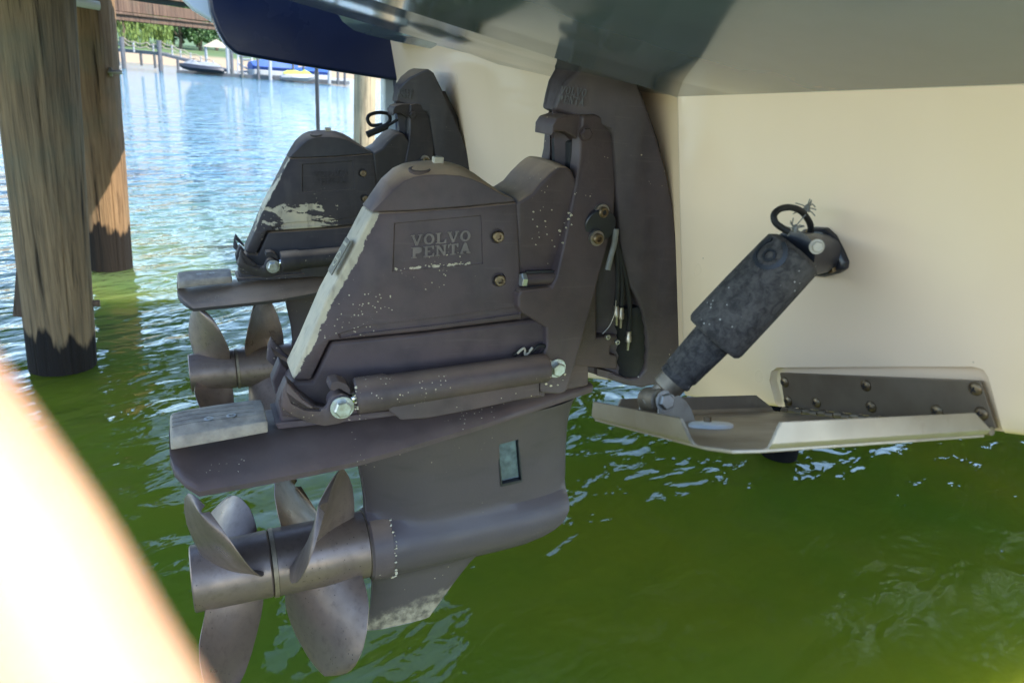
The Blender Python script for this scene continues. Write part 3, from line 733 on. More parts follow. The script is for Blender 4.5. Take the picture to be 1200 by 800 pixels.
# -------- trim cylinder on each side with its brackets
def trim_side(sg):
    def P(u, v, d): p = onY(u, v, YN + d); return Vector((p.x, YN + (d if sg < 0 else -d), p.z))
    D = -.085
    p0, p1 = P(416, 464, D - .002), P(646, 429.5, -.118)
    dr = (p1 - p0).normalized(); L = (p1 - p0).length
    bm = new(); lathe(bm, p0, dr, [(0, .016), (0, .0255), (.003, .028), (.045, .028), (.052, .0252), (L - .05, .0235), (L - .012, .0235), (L - .006, .021)], 32)
    cy = mk('trim_cylinder', bm, M['fork'], drive, smooth=28)
    pin = P(398, 471, D)
    bm = new(); cyl(bm, pin, p0 + dr * .01, .0085); mk('rod', bm, M['chrome'], cy)
    bm = new(); lathe(bm, pin + Vector((0, -.016 * 1, 0)), (0, 1, 0), [(0, .015), (.002, .018), (.030, .018), (.032, .015)], 28); mk('rod_eye', bm, M['bare'], cy)
    out = Vector((0, -1 if sg < 0 else 1, 0))
    hexbolt('bolt', pin + out * .019, out, .0135, .011, M['bolt'], cy)
    # after bracket: two cheeks carrying the eye
    ck = [(330, 452), (334, 441), (341, 450), (352, 462), (366, 472), (379, 473), (384, 463), (390, 458), (399, 456), (408, 461), (411, 472), (408, 484), (396, 491), (378, 494), (360, 490), (340, 482), (328, 472)]
    bm = new(); pts = [P(u, v, D + .002) for u, v in ck]; poly_slab(bm, [p + out * .017 for p in pts], -out * .009)
    br = mk('trim_bracket', bm, M['fork'], drive, bevel=.003)
    carve_pts = [(336, 461), (348, 470), (362, 479), (378, 480), (376, 484), (358, 483), (342, 475)]
    apply_mods(br)
    b2 = new(); poly_slab(b2, [P(u, v, D - .02) for u, v in carve_pts], -out * .06); carve(br, b2)
    bm = new(); pts = [P(u, v, D + .03) for u, v in [(326, 470), (336, 446), (352, 462), (372, 476), (388, 478), (396, 486), (380, 493), (330, 488)]]; poly_slab(bm, pts, -out * .03); mk('trim_bracket', bm, M['bare'], drive, bevel=.004)
    cl = [P(u, v, D) for u, v in ((384, 452), (386, 445), (395, 443), (404, 446), (409, 452), (410, 460), (405, 457), (396, 452), (388, 455))]
    bm = new(); poly_slab(bm, [p + out * .012 for p in cl], -out * .03); mk('clevis_cap', bm, M['fork'], drive, bevel=.002)
    # heat shield below the barrel
    sh = [P(u, v, -.105) for u, v in ((452, 478), (470, 492), (500, 490), (560, 479), (632, 463), (632, 446), (540, 463), (470, 474))]
    bm = new(); poly_slab(bm, sh, -out * .006); mk('hose_guard', bm, M['fork'], drive, bevel=.002)
    # fork arm
    ar = [(683, 136), (697, 134), (709, 138), (716, 148), (719, 172), (722, 215), (720, 250), (712, 290), (704, 318), (696, 350), (689, 376), (681, 405), (672, 436), (664, 459), (656, 462), (634, 461), (632, 455), (634, 424), (641, 405), (640, 384), (612, 367), (607.5, 360), (607.5, 346), (611, 341), (646, 337), (652, 325), (660, 290), (668, 250), (675, 215), (679, 185), (680, 160)]
    def arm_y(v): return interp([(135, -.062), (200, -.068), (260, -.078), (340, -.094), (400, -.100), (462, -.104)], v)
    bm = new(); pts = [P(u, v, arm_y(v)) for u, v in ar]; poly_slab(bm, pts, -out * .030)
    fk = mk('fork_arm', bm, M['fork'], drive, bevel=.008, seg=4); apply_mods(fk)
    lb = P(652, 431, arm_y(431)); hexbolt('bolt', lb, out, .0125, .012, M['bolt'], fk)
    for u, v in ((705, 248), (699, 279)):
        pb = P(u, v, arm_y(v) - .006); capbolt('bolt', pb, out, .0085, .010, M['brass'], fk)
        bm = new(); lathe(bm, pb, out, [(-.004, .0125), (.003, .0125)], 20); mk('washer', bm, M['steel'], fk)
    bm = new(); lathe(bm, P(702, 263, arm_y(263)), (out + Vector((-.1, 0, -.16))), [(-.01, .027), (.006, .027), (.0075, .0255)], 36); mk('bearing_cover', bm, M['black'], fk)
    hexbolt('bolt', P(686, 157, arm_y(157)), out, .0095, .007, M['bare'], fk)
trim_side(-1); trim_side(1)
# fork yoke over the top, dark rubber below it
yo = [(646, 160), (647, 147), (652, 139), (664, 135), (690, 134), (707, 138), (715, 150), (716, 172), (700, 178), (682, 172), (672, 160), (660, 154), (650, 154)]
bm = new(); prism(bm, [q(u, v, -.05) for u, v in yo], YN - .052, YN + .012); mk('fork_yoke', bm, M['fork'], drive, bevel=.008, seg=4)
bm = new(); prism(bm, [q(u, v, -.035) for u, v in ((668, 165), (700, 165), (705, 290), (690, 380), (668, 380), (668, 230))], YN - .035, YN + .035); mk('gimbal_block', bm, M['rubber'], drive, bevel=.006)
# -------- transom shield: tall hood with an open after side
hd = [(650, 129), (656, 113), (665, 95), (682, 80), (712, 66), (727, 62), (737, 70), (752, 108), (762, 138), (771, 165), (781, 200), (789, 240), (794, 285), (798, 330), (802, 375), (804, 405), (802, 425), (792, 441), (772, 451), (752, 454), (735, 452), (700, 440), (668, 430),
      (672, 424), (700, 432), (735, 444), (748, 443), (756, 433), (758.5, 410), (757, 385), (752, 362), (744, 345), (732, 328), (728, 305), (725, 270), (723, 230), (721, 190), (719, 160), (714, 152), (690, 142), (665, 134)]
def hood_y(u, v):                                     # the hood narrows towards its after nose
    base = interp([(648, -.022), (690, -.052), (720, -.074), (750, -.092), (805, -.108)], u)
    return base
for sg in (-1, 1):
    pts = [Vector((q(u, v, hood_y(u, v))[0], YN - sg * hood_y(u, v), q(u, v, hood_y(u, v))[1])) for u, v in hd]
    bm = new(); poly_slab(bm, pts, (0, -sg * .018, 0)); bmesh.ops.triangulate(bm, faces=[f for f in bm.faces if len(f.verts) > 4])
    o = mk('shield_cheek', bm, M['shield'], drive, bevel=.005, seg=3)
    if sg < 0: cheek = o
hood = [(650, 129), (656, 113), (665, 95), (682, 80), (712, 66), (727, 62), (737, 70), (752, 108), (760, 150), (719, 158), (714, 152), (690, 142), (665, 134)]
ha = [q(u, v, hood_y(u, v)) + (hood_y(u, v) + .009,) for u, v in hood]
bm = new(); rings(bm, [[Vector((x, YN + y, z)) for x, z, y in ha], [Vector((x, YN - y, z)) for x, z, y in ha]]); mk('shield_hood', bm, M['shield'], drive, smooth=30)
back = [(751, 108), (771, 165), (789, 240), (798, 330), (804, 405), (792, 441), (752, 454), (700, 440), (700, 432), (752, 446), (776, 430), (782, 400), (776, 330), (766, 250), (748, 170), (732, 108)]
bm = new(); prism(bm, [q(u, v, -.068) for u, v in back], YN - .068, YN + .068); mk('shield_back', bm, M['shield'], drive)
tq = (q3(658, 100, -.0312), q3(689, 104, -.0530), q3(653, 121, -.0278))
n_test = (tq[1] - tq[0]).cross(tq[2] - tq[0])
mk('lettering', lettering(['VOLVO', 'PENTA'], tq, .0015, 1 if n_test.y < 0 else -1), M['black'], cheek, smooth=20)
# bellows, cables and hoses inside the hood
bm = new(); b0, b1 = q3(738, 345, -.045), q3(741, 440, -.045); Lb = (b1 - b0).length
lathe(bm, b0, b1 - b0, [(0, .012), (.008, .03)] + [(.01 + k * (Lb - .02) / 12, .041 + .003 * (k % 2)) for k in range(13)] + [(Lb, .03)], 28); mk('bellows', bm, M['rubber'], drive)
bm = new(); prism(bm, [q(u, v, -.065) for u, v in ((676, 398), (722, 392), (724, 402), (714, 404), (714, 414), (722, 416), (722, 432), (672, 428))], YN - .068, YN + .068); mk('pivot_block', bm, M['bare'], drive, bevel=.003)
for path, fit in (([(718, 270), (723, 300), (724, 335), (722, 358)], [(722, 358), (722.5, 381)]), ([(721, 275), (727, 310), (729, 340), (728, 360)], [(728, 360), (727, 384)]), ([(724, 290), (733, 325), (738, 360), (737, 388)], [(737, 388), (735.5, 410)])):
    pts = spline([q3(u, v, -.083) for u, v in path], 5); bm = new(); tube(bm, pts, .0042, 10); cb = mk('control_cable', bm, M['rubber'], drive)
    f0, f1 = q3(*fit[0], -.085), q3(*fit[1], -.085); Lf = (f1 - f0).length
    bm = new(); lathe(bm, f0, f1 - f0, [(0, .0045), (Lf * .25, .0045), (Lf * .3, .0055), (Lf * .55, .0055), (Lf * .6, .003), (Lf, .0025)], 12); mk('fitting', bm, M['steel'], cb)
bm = new(); tube(bm, spline([q3(u, v, -.087) for u, v in ((722, 268), (720, 285), (716, 300), (712, 316))], 5), .005, 10); mk('grey_hose', bm, M['greyhose'], drive)
bm = new(); tube(bm, spline([q3(u, v, -.088) for u, v in ((722, 352), (720, 368), (714, 382), (706, 391))], 6), .0009, 6); mk('wire_strand', bm, M['steel'], drive)
bm = new(); tube(bm, spline([q3(u, v, -.095) for u, v in ((602, 416), (612, 410), (622, 412), (632, 405), (640, 408), (630, 418), (612, 418))], 5), .0035, 8); mk('hydraulic_hose', bm, M['rubber'], drive)
bm = new(); tube(bm, spline([q3(u, v, -.097) for u, v in ((606, 414), (614, 408), (616, 416), (624, 407))], 5), .0022, 8); mk('cable_tie', bm, M['prime'], drive)
for u, v in ((711, 394), (722, 400), (748, 441)):
    capbolt('bolt', q3(u, v, -.083), (0, -1, 0), .0048, .006, M['steel'], drive)

# chipped paint: small raised flakes of bare primer along worn edges
def chips(name, spots, parent, out=Vector((0, -1, 0))):
    bm = new(); rnd = random.Random(len(spots) * 7 + 3)
    for (p, size) in spots:
        u, v, d = frame(out); k = rnd.randint(5, 8); a0 = rnd.uniform(0, 6)
        pts = [p + (u * math.cos(a0 + 6.283 * i / k) * rnd.uniform(.5, 1.3) + v * math.sin(a0 + 6.283 * i / k) * rnd.uniform(.4, 1.0)) * size for i in range(k)]
        poly_slab(bm, [q_ - d * .001 for q_ in pts], d * .0014)
    return tag(mk(name, bm, M['prime'], parent, smooth=10), kind='stuff')
rnd_ = random.Random(5)
sp_ = []
for k in range(34):                                   # ragged joint between the collar and the gear case
    a = math.radians(rnd_.uniform(-70, 75)); t = HL + .033 + rnd_.uniform(-.0022, .0022)
    upv = (Vector((0, 0, 1)) - axv * axv.z).normalized(); tw = Vector((0, -1, 0))
    sp_.append((hubL + axv * t + (tw * math.cos(a) + upv * math.sin(a)) * .0662, rnd_.uniform(.0012, .0028)))
chips('paint_chip', sp_, drive)
sp_ = [(q3(652 + rnd_.gauss(-5, 6), 440 + rnd_.gauss(0, 7), -.1045), rnd_.uniform(.001, .003)) for k in range(16)]
sp_ += [(q3(664 + rnd_.gauss(0, 5), 268 + rnd_.gauss(0, 14), -.0805), rnd_.uniform(.0008, .0028)) for k in range(12)]
sp_ += [(q3(640 + rnd_.gauss(0, 12), 270 + rnd_.gauss(0, 18), -.0688), rnd_.uniform(.0007, .0022)) for k in range(18)]
chips('paint_chip', sp_, drive)
sp_ = [(q3(416.5 + rnd_.uniform(-1, 3), 442 + rnd_.uniform(0, 38), -.1135), rnd_.uniform(.0008, .0022)) for k in range(12)]
chips('paint_chip', sp_, drive)

def copy_tree(o, parent=None):
    if o.name.split('.')[0] in ('propeller', 'sticker', 'paint_chip'): return None
    c = o.copy(); COL.objects.link(c); c.parent = parent
    for ch in o.children: copy_tree(ch, c)
    return c
far = copy_tree(drive); far.location = drive.location + Vector((.014, 1.0, -.040)); far['label'] = 'farther dark outdrive with flaked pale patches on its side cover'
FO = Vector((.014, 1.0, -.040))
propeller('propeller', 0.0, .425, .0535, .0555, (8, 128, 248), 1, .188, .58, .150, -.004, .10, far, FO)
propeller('propeller', .445, .985, .0560, .0580, (2, 122, 242), -1, .206, .58, .182, -.004, .04, far, FO)
lp_ = [(448, 146), (436, 147), (431, 141), (433, 135), (444, 132), (455, 134), (457, 141), (452, 147)]
bm = new(); tube(bm, spline([onY(u, v, 2.1 + .004 * k) for k, (u, v) in enumerate(lp_)], 5), .005, 10); mk('wire_loop', bm, M['rubber'], far)
bm = new(); tube(bm, spline([onY(u, v, 2.06) for u, v in ((430, 158), (444, 152), (455, 147), (466, 140))], 5), [.009] * 10 + [.004] * 6, 10); mk('cable_bundle', bm, M['rubber'], far)
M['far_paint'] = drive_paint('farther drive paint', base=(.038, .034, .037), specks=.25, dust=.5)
def remat(o):
    for s in o.material_slots:
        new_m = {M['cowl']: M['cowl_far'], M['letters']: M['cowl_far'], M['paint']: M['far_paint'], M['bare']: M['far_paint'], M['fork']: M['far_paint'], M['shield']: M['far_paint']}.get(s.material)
        if new_m: s.link = 'OBJECT'; s.material = new_m
    for c in o.children: remat(c)
remat(far)

# ================================================================== TRIM TAB AND ITS ACTUATOR
hL, hR = on_transom(919, 480, XR), on_transom(1164, 506, XR)
aftv = Vector((-.300, 0, .024))
tab = empty('trim_tab', (hL + hR) / 2, 'stainless steel trim tab hinged to the cream transom', 'trim tab')
nt_ = (hR - hL).cross(aftv).normalized()
if nt_.z < 0: nt_ = -nt_
hdir = (hR - hL).normalized(); av = aftv.normalized()
C0, C1 = hL - nrm * .006 + av * .006, hR - nrm * .006 + av * .006
A0, A1 = C0 + aftv * .91, C1 + aftv
th = .0028; FH = .016
bm = new()
flat = [C0, C1, C1.lerp(A1, .90), C1.lerp(A1, .975) - hdir * .006, A1 - hdir * .03, A0]
poly_slab(bm, flat, -nt_ * th); mk('flap', bm, M['tab'], tab, bevel=.0008)
def flange(p, q_, outd, trim0, trim1, lean, name='flange'):
    d = (q_ - p).normalized(); upv = (nt_ + outd * lean).normalized()
    out = upv.cross(d).normalized()
    if out.dot(outd) < 0: out = -out
    ring_ = []
    prof = [Vector((0, 0)), Vector((.004, .0012)), Vector((.008, .005))]
    b = new()
    a_ = [p, p + outd * .004 + nt_ * .001, p + outd * .0075 + nt_ * .005]
    e_ = [q_, q_ + outd * .004 + nt_ * .001, q_ + outd * .0075 + nt_ * .005]
    a_.append(a_[-1] + upv * FH + d * trim0); e_.append(e_[-1] + upv * FH - d * trim1)
    n1 = [(x - (out * .5 + -nt_ * .0) * th) for x in a_]; n2 = [(x - out * .5 * th) for x in e_]
    low1 = [x + out * .5 * th for x in a_]; low2 = [x + out * .5 * th for x in e_]
    rings(b, [n1 + low1[::-1], n2 + low2[::-1]])
    return mk(name, b, M['tab'], tab, smooth=40)
flange(C1 + av * .004, C1.lerp(A1, .885), hdir, .022, .010, .0)
flange(C0 + av * .004, A0 - av * .03, -hdir, .026, .01, .0)
flange(A1 - hdir * .042, A0 + hdir * .01, av, .012, .012, .15)
pl = [on_transom(u, v, XR) + nrm * .006 for u, v in ((912, 437.5), (1146, 447.5), (1165, 503), (918, 477))]
bm = new(); poly_slab(bm, [p - nrm * .0035 for p in pl], nrm * .0035); hp = mk('hinge_plate', bm, M['hinge'], tab, bevel=.0006)
for u, v in ((918, 448), (922, 470), (955, 472), (1013, 452), (1019, 477), (1096, 482), (1141, 456), (1148, 485)):
    p = on_transom(u, v, XR) + nrm * .0025; bm = new(); r = .0068
    lathe(bm, p, -nrm, [(0, r), (.001, r), (.0026, r * .82), (.0036, r * .5), (.004, .0004)], 22); s = mk('screw', bm, M['brass'], hp)
    bm = new(); uu, vv, dd = frame(-nrm); m = Matrix((uu, vv, dd)).transposed() @ Matrix.Rotation(random.uniform(0, 1.5), 3, 'Z')
    box(bm, p - nrm * .0035, (.0066, .0013, .0012), m); box(bm, p - nrm * .0035, (.0013, .0066, .0012), m); mk('cross_slot', bm, M['black'], s)
nk = 22
kn = None
for k in range(nk):
    a, b = hL.lerp(hR, (k + .04) / nk), hL.lerp(hR, (k + .96) / nk)
    bm = new(); off = -nrm * .002 + Vector((0, 0, .0015 if k % 2 else -.0005)); cyl(bm, a + off, b + off, .0042 if k % 2 else .0046, n=14); mk('hinge_knuckle', bm, M['bush'], tab)
# lugs holding the actuator foot
def on_plane(u, v, p, n): r = ray(u, v); return CAM + r * ((p - CAM).dot(n) / r.dot(n))
lugc = on_plane(793, 494, C0, nt_)
pinp = on_plane(778, 470, lugc, hdir) - hdir * .019
base_t = (pinp - C0).dot(nt_); foot = pinp - nt_ * base_t
lug_px = [(770, 493), (770.5, 461), (774, 458), (783, 458.5), (793, 462), (802, 469), (809, 479), (814, 495)]
lpts = [on_plane(u, v, lugc, hdir) for u, v in lug_px]
for off in (0, -.041):
    bm = new(); poly_slab(bm, [p + hdir * off for p in lpts], hdir * .003); mk('lug', bm, M['lug'], tab, bevel=.0008)
bm = new(); cyl(bm, foot + nt_ * base_t - hdir * .022, foot + nt_ * base_t + hdir * .022, .006); mk('clevis_pin', bm, M['steel'], tab)
hexbolt('bolt', foot + nt_ * base_t + hdir * .022, hdir, .0092, .006, M['steel'], tab, True)
dsc = on_plane(833, 500, C0, nt_)
bm = new(); u_, v_, d_ = frame(nt_)
lathe(bm, dsc, nt_, [(0, .022), (.003, .022), (.0045, .019)], 30); mk('backing_washer', bm, M['white'], tab, smooth=30)
hexbolt('bolt', dsc - hdir * .006 + nt_ * .004, nt_, .004, .006, M['brass'], tab, False)

act_top = onY(932, 294, .575); act_bot = pinp
act = empty('tab_actuator', act_bot, 'grey black speckled actuator ram between the tab and the transom', 'actuator')
ad = (act_top - act_bot).normalized(); AL = (act_top - act_bot).length
bm = new(); lathe(bm, act_bot, ad, [(.030, .012), (.031, .0185), (.034, .0195), (.036, .0185), (.040, .0185), (.042, .0200), (AL * .44, .0225)], 36); mk('ram_sleeve', bm, M['actuator'], act)
k0 = AL * .44
bm = new(); lathe(bm, act_bot, ad, [(k0 - .004, .021), (k0 - .003, .031), (k0, .0340), (k0 + .004, .0348), (AL * .7, .0342), (AL - .012, .0326), (AL - .004, .032), (AL + .001, .026)], 44); body = mk('ram_body', bm, M['actuator'], act)
bm = new(); lathe(bm, act_bot, ad, [(-.008, .006), (-.008, .012), (.016, .012), (.018, .0165), (.031, .0165), (.031, .010)], 28); mk('rod_end', bm, M['bush'], act)
bm = new(); lathe(bm, act_bot - hdir * .016, hdir, [(0, .012), (.001, .0138), (.031, .0138), (.032, .012)], 26); mk('rod_eye', bm, M['bush'], act)
# emblem disc moulded on the upper end
eu = onY(916, 291, .54)
tocam = (CAM - act_top); tocam = (tocam - ad * tocam.dot(ad)).normalized(); sd_ = ad.cross(tocam)
def on_body(al, ang, r): return act_bot + ad * al + (tocam * math.cos(ang) + sd_ * math.sin(ang)) * r
bm = new()
def arc_patch(al0, an0, ra, rb, t0, t1, lift, n=14):
    o_, i__ = [], []
    for k in range(n + 1):
        t = t0 + (t1 - t0) * k / n
        for lst, r in ((o_, ra), (i__, rb)): lst.append((al0 + r * math.cos(t), an0 + r * math.sin(t) / .033))
    rs = [[on_body(a, b, .0310) for a, b in (o_[k], i__[k])] + [on_body(a, b, .0334 + lift) for a, b in (i__[k], o_[k])] for k in range(n + 1)]
    rings(bm, rs)
arc_patch(AL - .020, -.55, .018, .0135, 0.2, 5.6, .0008, 22); arc_patch(AL - .022, -.50, .007, .0045, .0, 6.2, .0008, 14)
mk('emblem', bm, M['black'], body)
# mounting bracket on the transom
mc = on_transom(972, 296, XR)
fl = [(940, 276), (946, 268), (958, 265), (972, 266), (982, 275), (991, 292), (997, 306), (996, 314), (988, 319), (972, 323), (955, 322), (945, 314), (940, 300)]
pts = [on_transom(u, v, XR) for u, v in fl]
bm = new(); rings(bm, [[p - nrm * .0005 for p in pts], [p - nrm * .007 for p in pts], [mc + (p - mc) * .86 - nrm * .012 for p in pts]]); mk('mount_flange', bm, M['black'], act, bevel=.002)
bm = new(); lathe(bm, act_top - ad * .006, (mc - nrm * .004) - act_top + ad * .006, [(0, .026), (.018, .024), ((mc - act_top).length * .95, .021)], 28); mk('mount_neck', bm, M['black'], act)
hexbolt('bolt', onY(957, 289, .545), Vector((-.45, -.85, .1)), .0058, .005, M['lug'], act)
pb = on_transom(985, 311, XR); hexbolt('bolt', pb - nrm * .010, -nrm, .0058, .006, M['brass'], act, False)
pb = on_transom(959, 270, XR); hexbolt('bolt', pb - nrm * .010, -nrm, .0045, .005, M['brass'], act, False)
lp = [(925, 272), (918, 268), (909, 261), (907, 252), (914, 245), (926, 243), (938, 247), (946, 256), (950, 265), (949, 274)]
bm = new(); tube(bm, spline([onY(u, v, .565 + .004 * i) for i, (u, v) in enumerate(lp)], 5), .0034, 10); mk('wire_loop', bm, M['rubber'], act)
for (u, v, y) in ((931, 268, .57), (945, 244, .60)):
    bm = new()
    for k in range(11):
        p = onY(u, v, y); d = Vector((random.uniform(-1, 1), random.uniform(-.6, .4), random.uniform(-.2, 1.2))).normalized()
        tube(bm, [p - d * .002, p + d * random.uniform(.004, .012), p + d * .013 + Vector((random.uniform(-.006, .006), 0, random.uniform(-.006, .004)))], .0006, 5)
    lathe(bm, onY(u, v + 4, y), (0, 0, 1), [(0, .0035), (.006, .003), (.008, .001)], 10)
    tag(mk('frayed_tape', bm, M['greyhose'], act), kind='stuff')

# ================================================================== NEAR PIER
def piling(name, base_px, top_px, r0, r1, mat, label, zt_=None):
    b = onZ(*base_px, 0); t = onY(*top_px, b.y); d = (t - b)
    o = empty(name, b, label, 'piling', 'timber piles of the pier')
    b0 = b - d * (.6 / d.z); t1 = t + d * (.15 / d.z)
    bm = new(); rs = []; n = 120; NL = 70
    u, v, dd = frame(t1 - b0)
    for k in range(NL + 1):
        s = k / NL; c = b0.lerp(t1, s); r = r0 + (r1 - r0) * s
        ring_ = []
        for i in range(n):
            a = 2 * math.pi * i / n; dirv = u * math.cos(a) + v * math.sin(a)
            nz = noise.noise(Vector((math.cos(a) * 2.2, math.sin(a) * 2.2, s * 2.5 + b.y))) * .035 + noise.noise(Vector((math.cos(a) * 9, math.sin(a) * 9, s * 1.6))) * .020 - max(0, noise.noise(Vector((math.cos(a) * 14 + 5, math.sin(a) * 14, s * 2.2 + 3))) - .28) * .16
            ring_.append(c + dirv * r * (1 + nz))
        rs.append(ring_)
    rings(bm, rs); mk('trunk', bm, mat, o, smooth=60); return o, b, t
p1, b1_, t1_ = piling('pier_piling', (74, 428), (34, -25), .152, .178, M['pile'], 'thick grey timber piling nearest the camera, with a plank nailed to its side')
p2, b2_, t2_ = piling('pier_piling', (129, 313), (102, 5), .157, .172, M['pile2'], 'browner timber piling behind the first, with a bolt through it')
# plank stub on the nearer pile
pa, pb_ = onY(35, 250, b1_.y - .02), onY(27, 372, b1_.y - .02)
bm = new(); dv = (pb_ - pa); u = Vector((1, 0, 0)); u = (u - dv.normalized() * u.dot(dv.normalized())).normalized()
poly_slab(bm, [pa - u * .04, pa + u * .05, pb_ + u * .045, pb_ - u * .045], (0, .05, 0)); mk('plank', bm, M['plank'], p1, bevel=.004)
bm = new(); cyl(bm, onY(96, 356, b1_.y), onY(117, 355, b1_.y), .018, n=10); mk('peg', bm, M['plank'], p1)
bb = onY(128, 84.5, b2_.y - .12); be = onY(143, 85, b2_.y - .12); bm = new(); cyl(bm, bb - (be - bb), be, .014, n=12); bt = mk('bolt', bm, M['steel'], p2)
bm = new(); lathe(bm, bb, be - bb, [(0, .034), (.02, .034)], 6); mk('nut', bm, M['steel'], bt)
pier = empty('pier_deck', deep(80, 12, 5.0), 'brown plank pier deck edge over the timber pilings', 'pier')
def beam(name, u0, v0, d0, u1, v1, d1, h, wd, mat, par, dz=0):
    a, b = deep(u0, v0, d0) + Vector((0, 0, dz)), deep(u1, v1, d1) + Vector((0, 0, dz))
    d = (b - a).normalized(); s = d.cross(Vector((0, 0, 1))).normalized(); up = s.cross(d)
    bm = new(); q4 = [s * wd / 2 + up * h / 2, -s * wd / 2 + up * h / 2, -s * wd / 2 - up * h / 2, s * wd / 2 - up * h / 2]
    rings(bm, [[a + k for k in q4], [b + k for k in q4]]); return mk(name, bm, mat, par, bevel=.006)
beam('joist', 20, 7.0, 5.0, 292, 37, 9.6, .055, .12, M['plank'], pier)
beam('joist', 20, 2.0, 5.0, 292, 33.5, 9.6, .022, .16, M['plank'], pier)
beam('fascia_board', 20, -9, 5.0, 292, 26, 9.6, .10, .06, M['plank'], pier)
for k in range(16):
    t = k / 16; a = deep(20, -20, 5.0).lerp(deep(292, 18, 9.6), t) + Vector((0, 0, .05))
    d = (deep(292, 18, 9.6) - deep(20, -20, 5.0)).normalized(); s = d.cross(Vector((0, 0, 1))).normalized()
    if s.x > 0: s = -s
    bm = new(); m = Matrix((d, s, d.cross(s))).transposed(); box(bm, a + s * .75, (.29, 1.6, .035), m); mk('plank', bm, M['plank'], pier, bevel=.004)
bm = new(); pp_ = deep(230, 27, 8.2); lathe(bm, pp_, (CAM - pp_), [(0, .03), (.09, .03)], 8); mk('bolt', bm, M['steel'], pier)
bm = new(); tube(bm, [deep(60, 2, 4.8), deep(90, 2.5, 4.9), deep(116, 7, 5.0)], .03, 10); tag(mk('drain_pipe', bm, M['white']), 'white pipe tucked under the pier deck edge', 'pipe')
for k in range(20):  # extra planks above the view, added to shade the pilings
    bm = new(); box(bm, (-1.15 + .02 * math.sin(k * 5), 3.25 + k * .15, 2.10), (3.1, .1495, .04)); mk('plank', bm, M['plank'], pier, bevel=.004)
walk = empty('bounce_walkway', (-1.6, -1.2, 0), 'added pale plank walkway out of view, bouncing light onto the stern', 'pier')  # added out of view to bounce sunlight onto transom and drives
for k in range(24):
    bm = new(); box(bm, (-1.9, -3.2 + k * .15, .55), (2.6, .14, .04)); mk('plank', bm, M['palewood'], walk, bevel=.004)
for x in (-3.0, -.8):
    for y in (-3.0, -1.2, .1):
        bm = new(); cyl(bm, (x, y, -.6), (x, y, .53), .11, n=14); mk('post', bm, M['pile'], walk)
# pale sunlit pile and thin pole beyond the stern, dark post added to make the reflection under the hull
def post(name, pix, d, r, z0, z1, mat, label, cat, lean=(0, 0)):
    p = deep(*pix, d); bm = new(); n = 18; rs = []
    for k in range(13):
        s = k / 12; z = z0 + (z1 - z0) * s
        rs.append([Vector((p.x + lean[0] * s + math.cos(a) * r * (1 + .04 * noise.noise(Vector((math.cos(a) * 3, math.sin(a) * 3, z)))), p.y + lean[1] * s + math.sin(a) * r * (1 + .03 * noise.noise(Vector((math.sin(a) * 3, z, 2)))), z)) for a in [2 * math.pi * i / n for i in range(n)]])
    rings(bm, rs); return tag(mk(name, bm, mat, smooth=50), label, cat)
post('lift_piling', (427, 150), 10.5, .15, -.6, 2.9, M['palewood'], 'pale sunlit piling standing beyond the farther outdrive', 'piling')
post('mooring_pole', (375, 120), 8.0, .022, -.5, 2.6, M['darkpole'], 'thin dark pole in the blue water left of the pale piling', 'pole', (-.05, 0))
_dp = onZ(912, 532, 0); bm = new()
lathe(bm, (_dp.x, _dp.y, -.6), (0, 0, 1), [(0, .085), (.5, .088), (1.2, .084), (1.65, .08)], 18)
added_bunk = empty('reflection_post', (_dp.x, _dp.y, 0), 'guessed black post, added for the dark reflection below the trim tab', 'added post')
mk('post', bm, M['blackpost'], added_bunk); bm = new(); box(bm, (_dp.x, _dp.y, bottom_z(_dp.y) - .06), (1.6, .16, .10)); mk('added_bunk', bm, M['blackpost'], added_bunk, bevel=.01)
side = empty('glint_screen_pier', (6, 4.6, 0), 'added dark timber pier hidden behind the boat, blocking sky glints on the water', 'pier')  # unseen pier put in so the water under the hull mirrors less sky
for k in range(60):
    bm = new(); box(bm, (1.7 + k * .16, 4.65, 2.12), (.158, 3.0, .05)); mk('plank', bm, M['plank'], side, bevel=.004)
for y in (3.4, 4.6, 5.8):
    bm = new(); box(bm, (6.6, y, 2.02), (9.8, .12, .14)); mk('joist', bm, M['plank'], side)
for k in range(4):
    for y in (3.6, 5.9):
        bm = new(); cyl(bm, (3.6 + k * 2.6, y, -.6), (3.6 + k * 2.6, y, 1.95), .13, n=14); mk('post', bm, M['plank'], side)
# ================================================================== FAR SHORE: footbridge, docks, craft, trees
DD = 66.0
fb = empty('footbridge', deep(160, 84, DD), 'grey timber footbridge with rope rails running out from the far beach', 'footbridge')
beam('walkway', 100, 55, 70, 191, 63.5, DD, .28, 1.3, M['greywood'], fb)
beam('gangway', 191, 63.5, DD, 268, 83, DD, .22, 1.2, M['greywood'], fb)
def pole_px(name, u, v0, v1, d, wpx, mat, par):
    a, b = deep(u, v0, d), deep(u, v1, d); r = wpx * d / F / 2
    bm = new(); cyl(bm, (b.x, b.y, min(b.z, a.z) - .1), (b.x, b.y, a.z), r, n=10); return mk(name, bm, mat, par)
for u, v0, v1, wp_ in ((146, 44, 84, 5), (189, 48, 86, 5), (139, 60, 76, 3), (166, 62, 76, 3), (182, 62, 79, 3), (209, 66, 83, 3), (225, 70, 83, 3)):
    pole_px('post', u, v0, v1, DD + (3 if wp_ < 4 else 0), wp_, M['greywood'], fb)
rp = [(118, 44), (132, 46), (146, 45), (157, 49), (172, 50), (180, 52), (189, 49), (202, 53), (216, 59), (230, 64), (246, 70), (262, 77)]
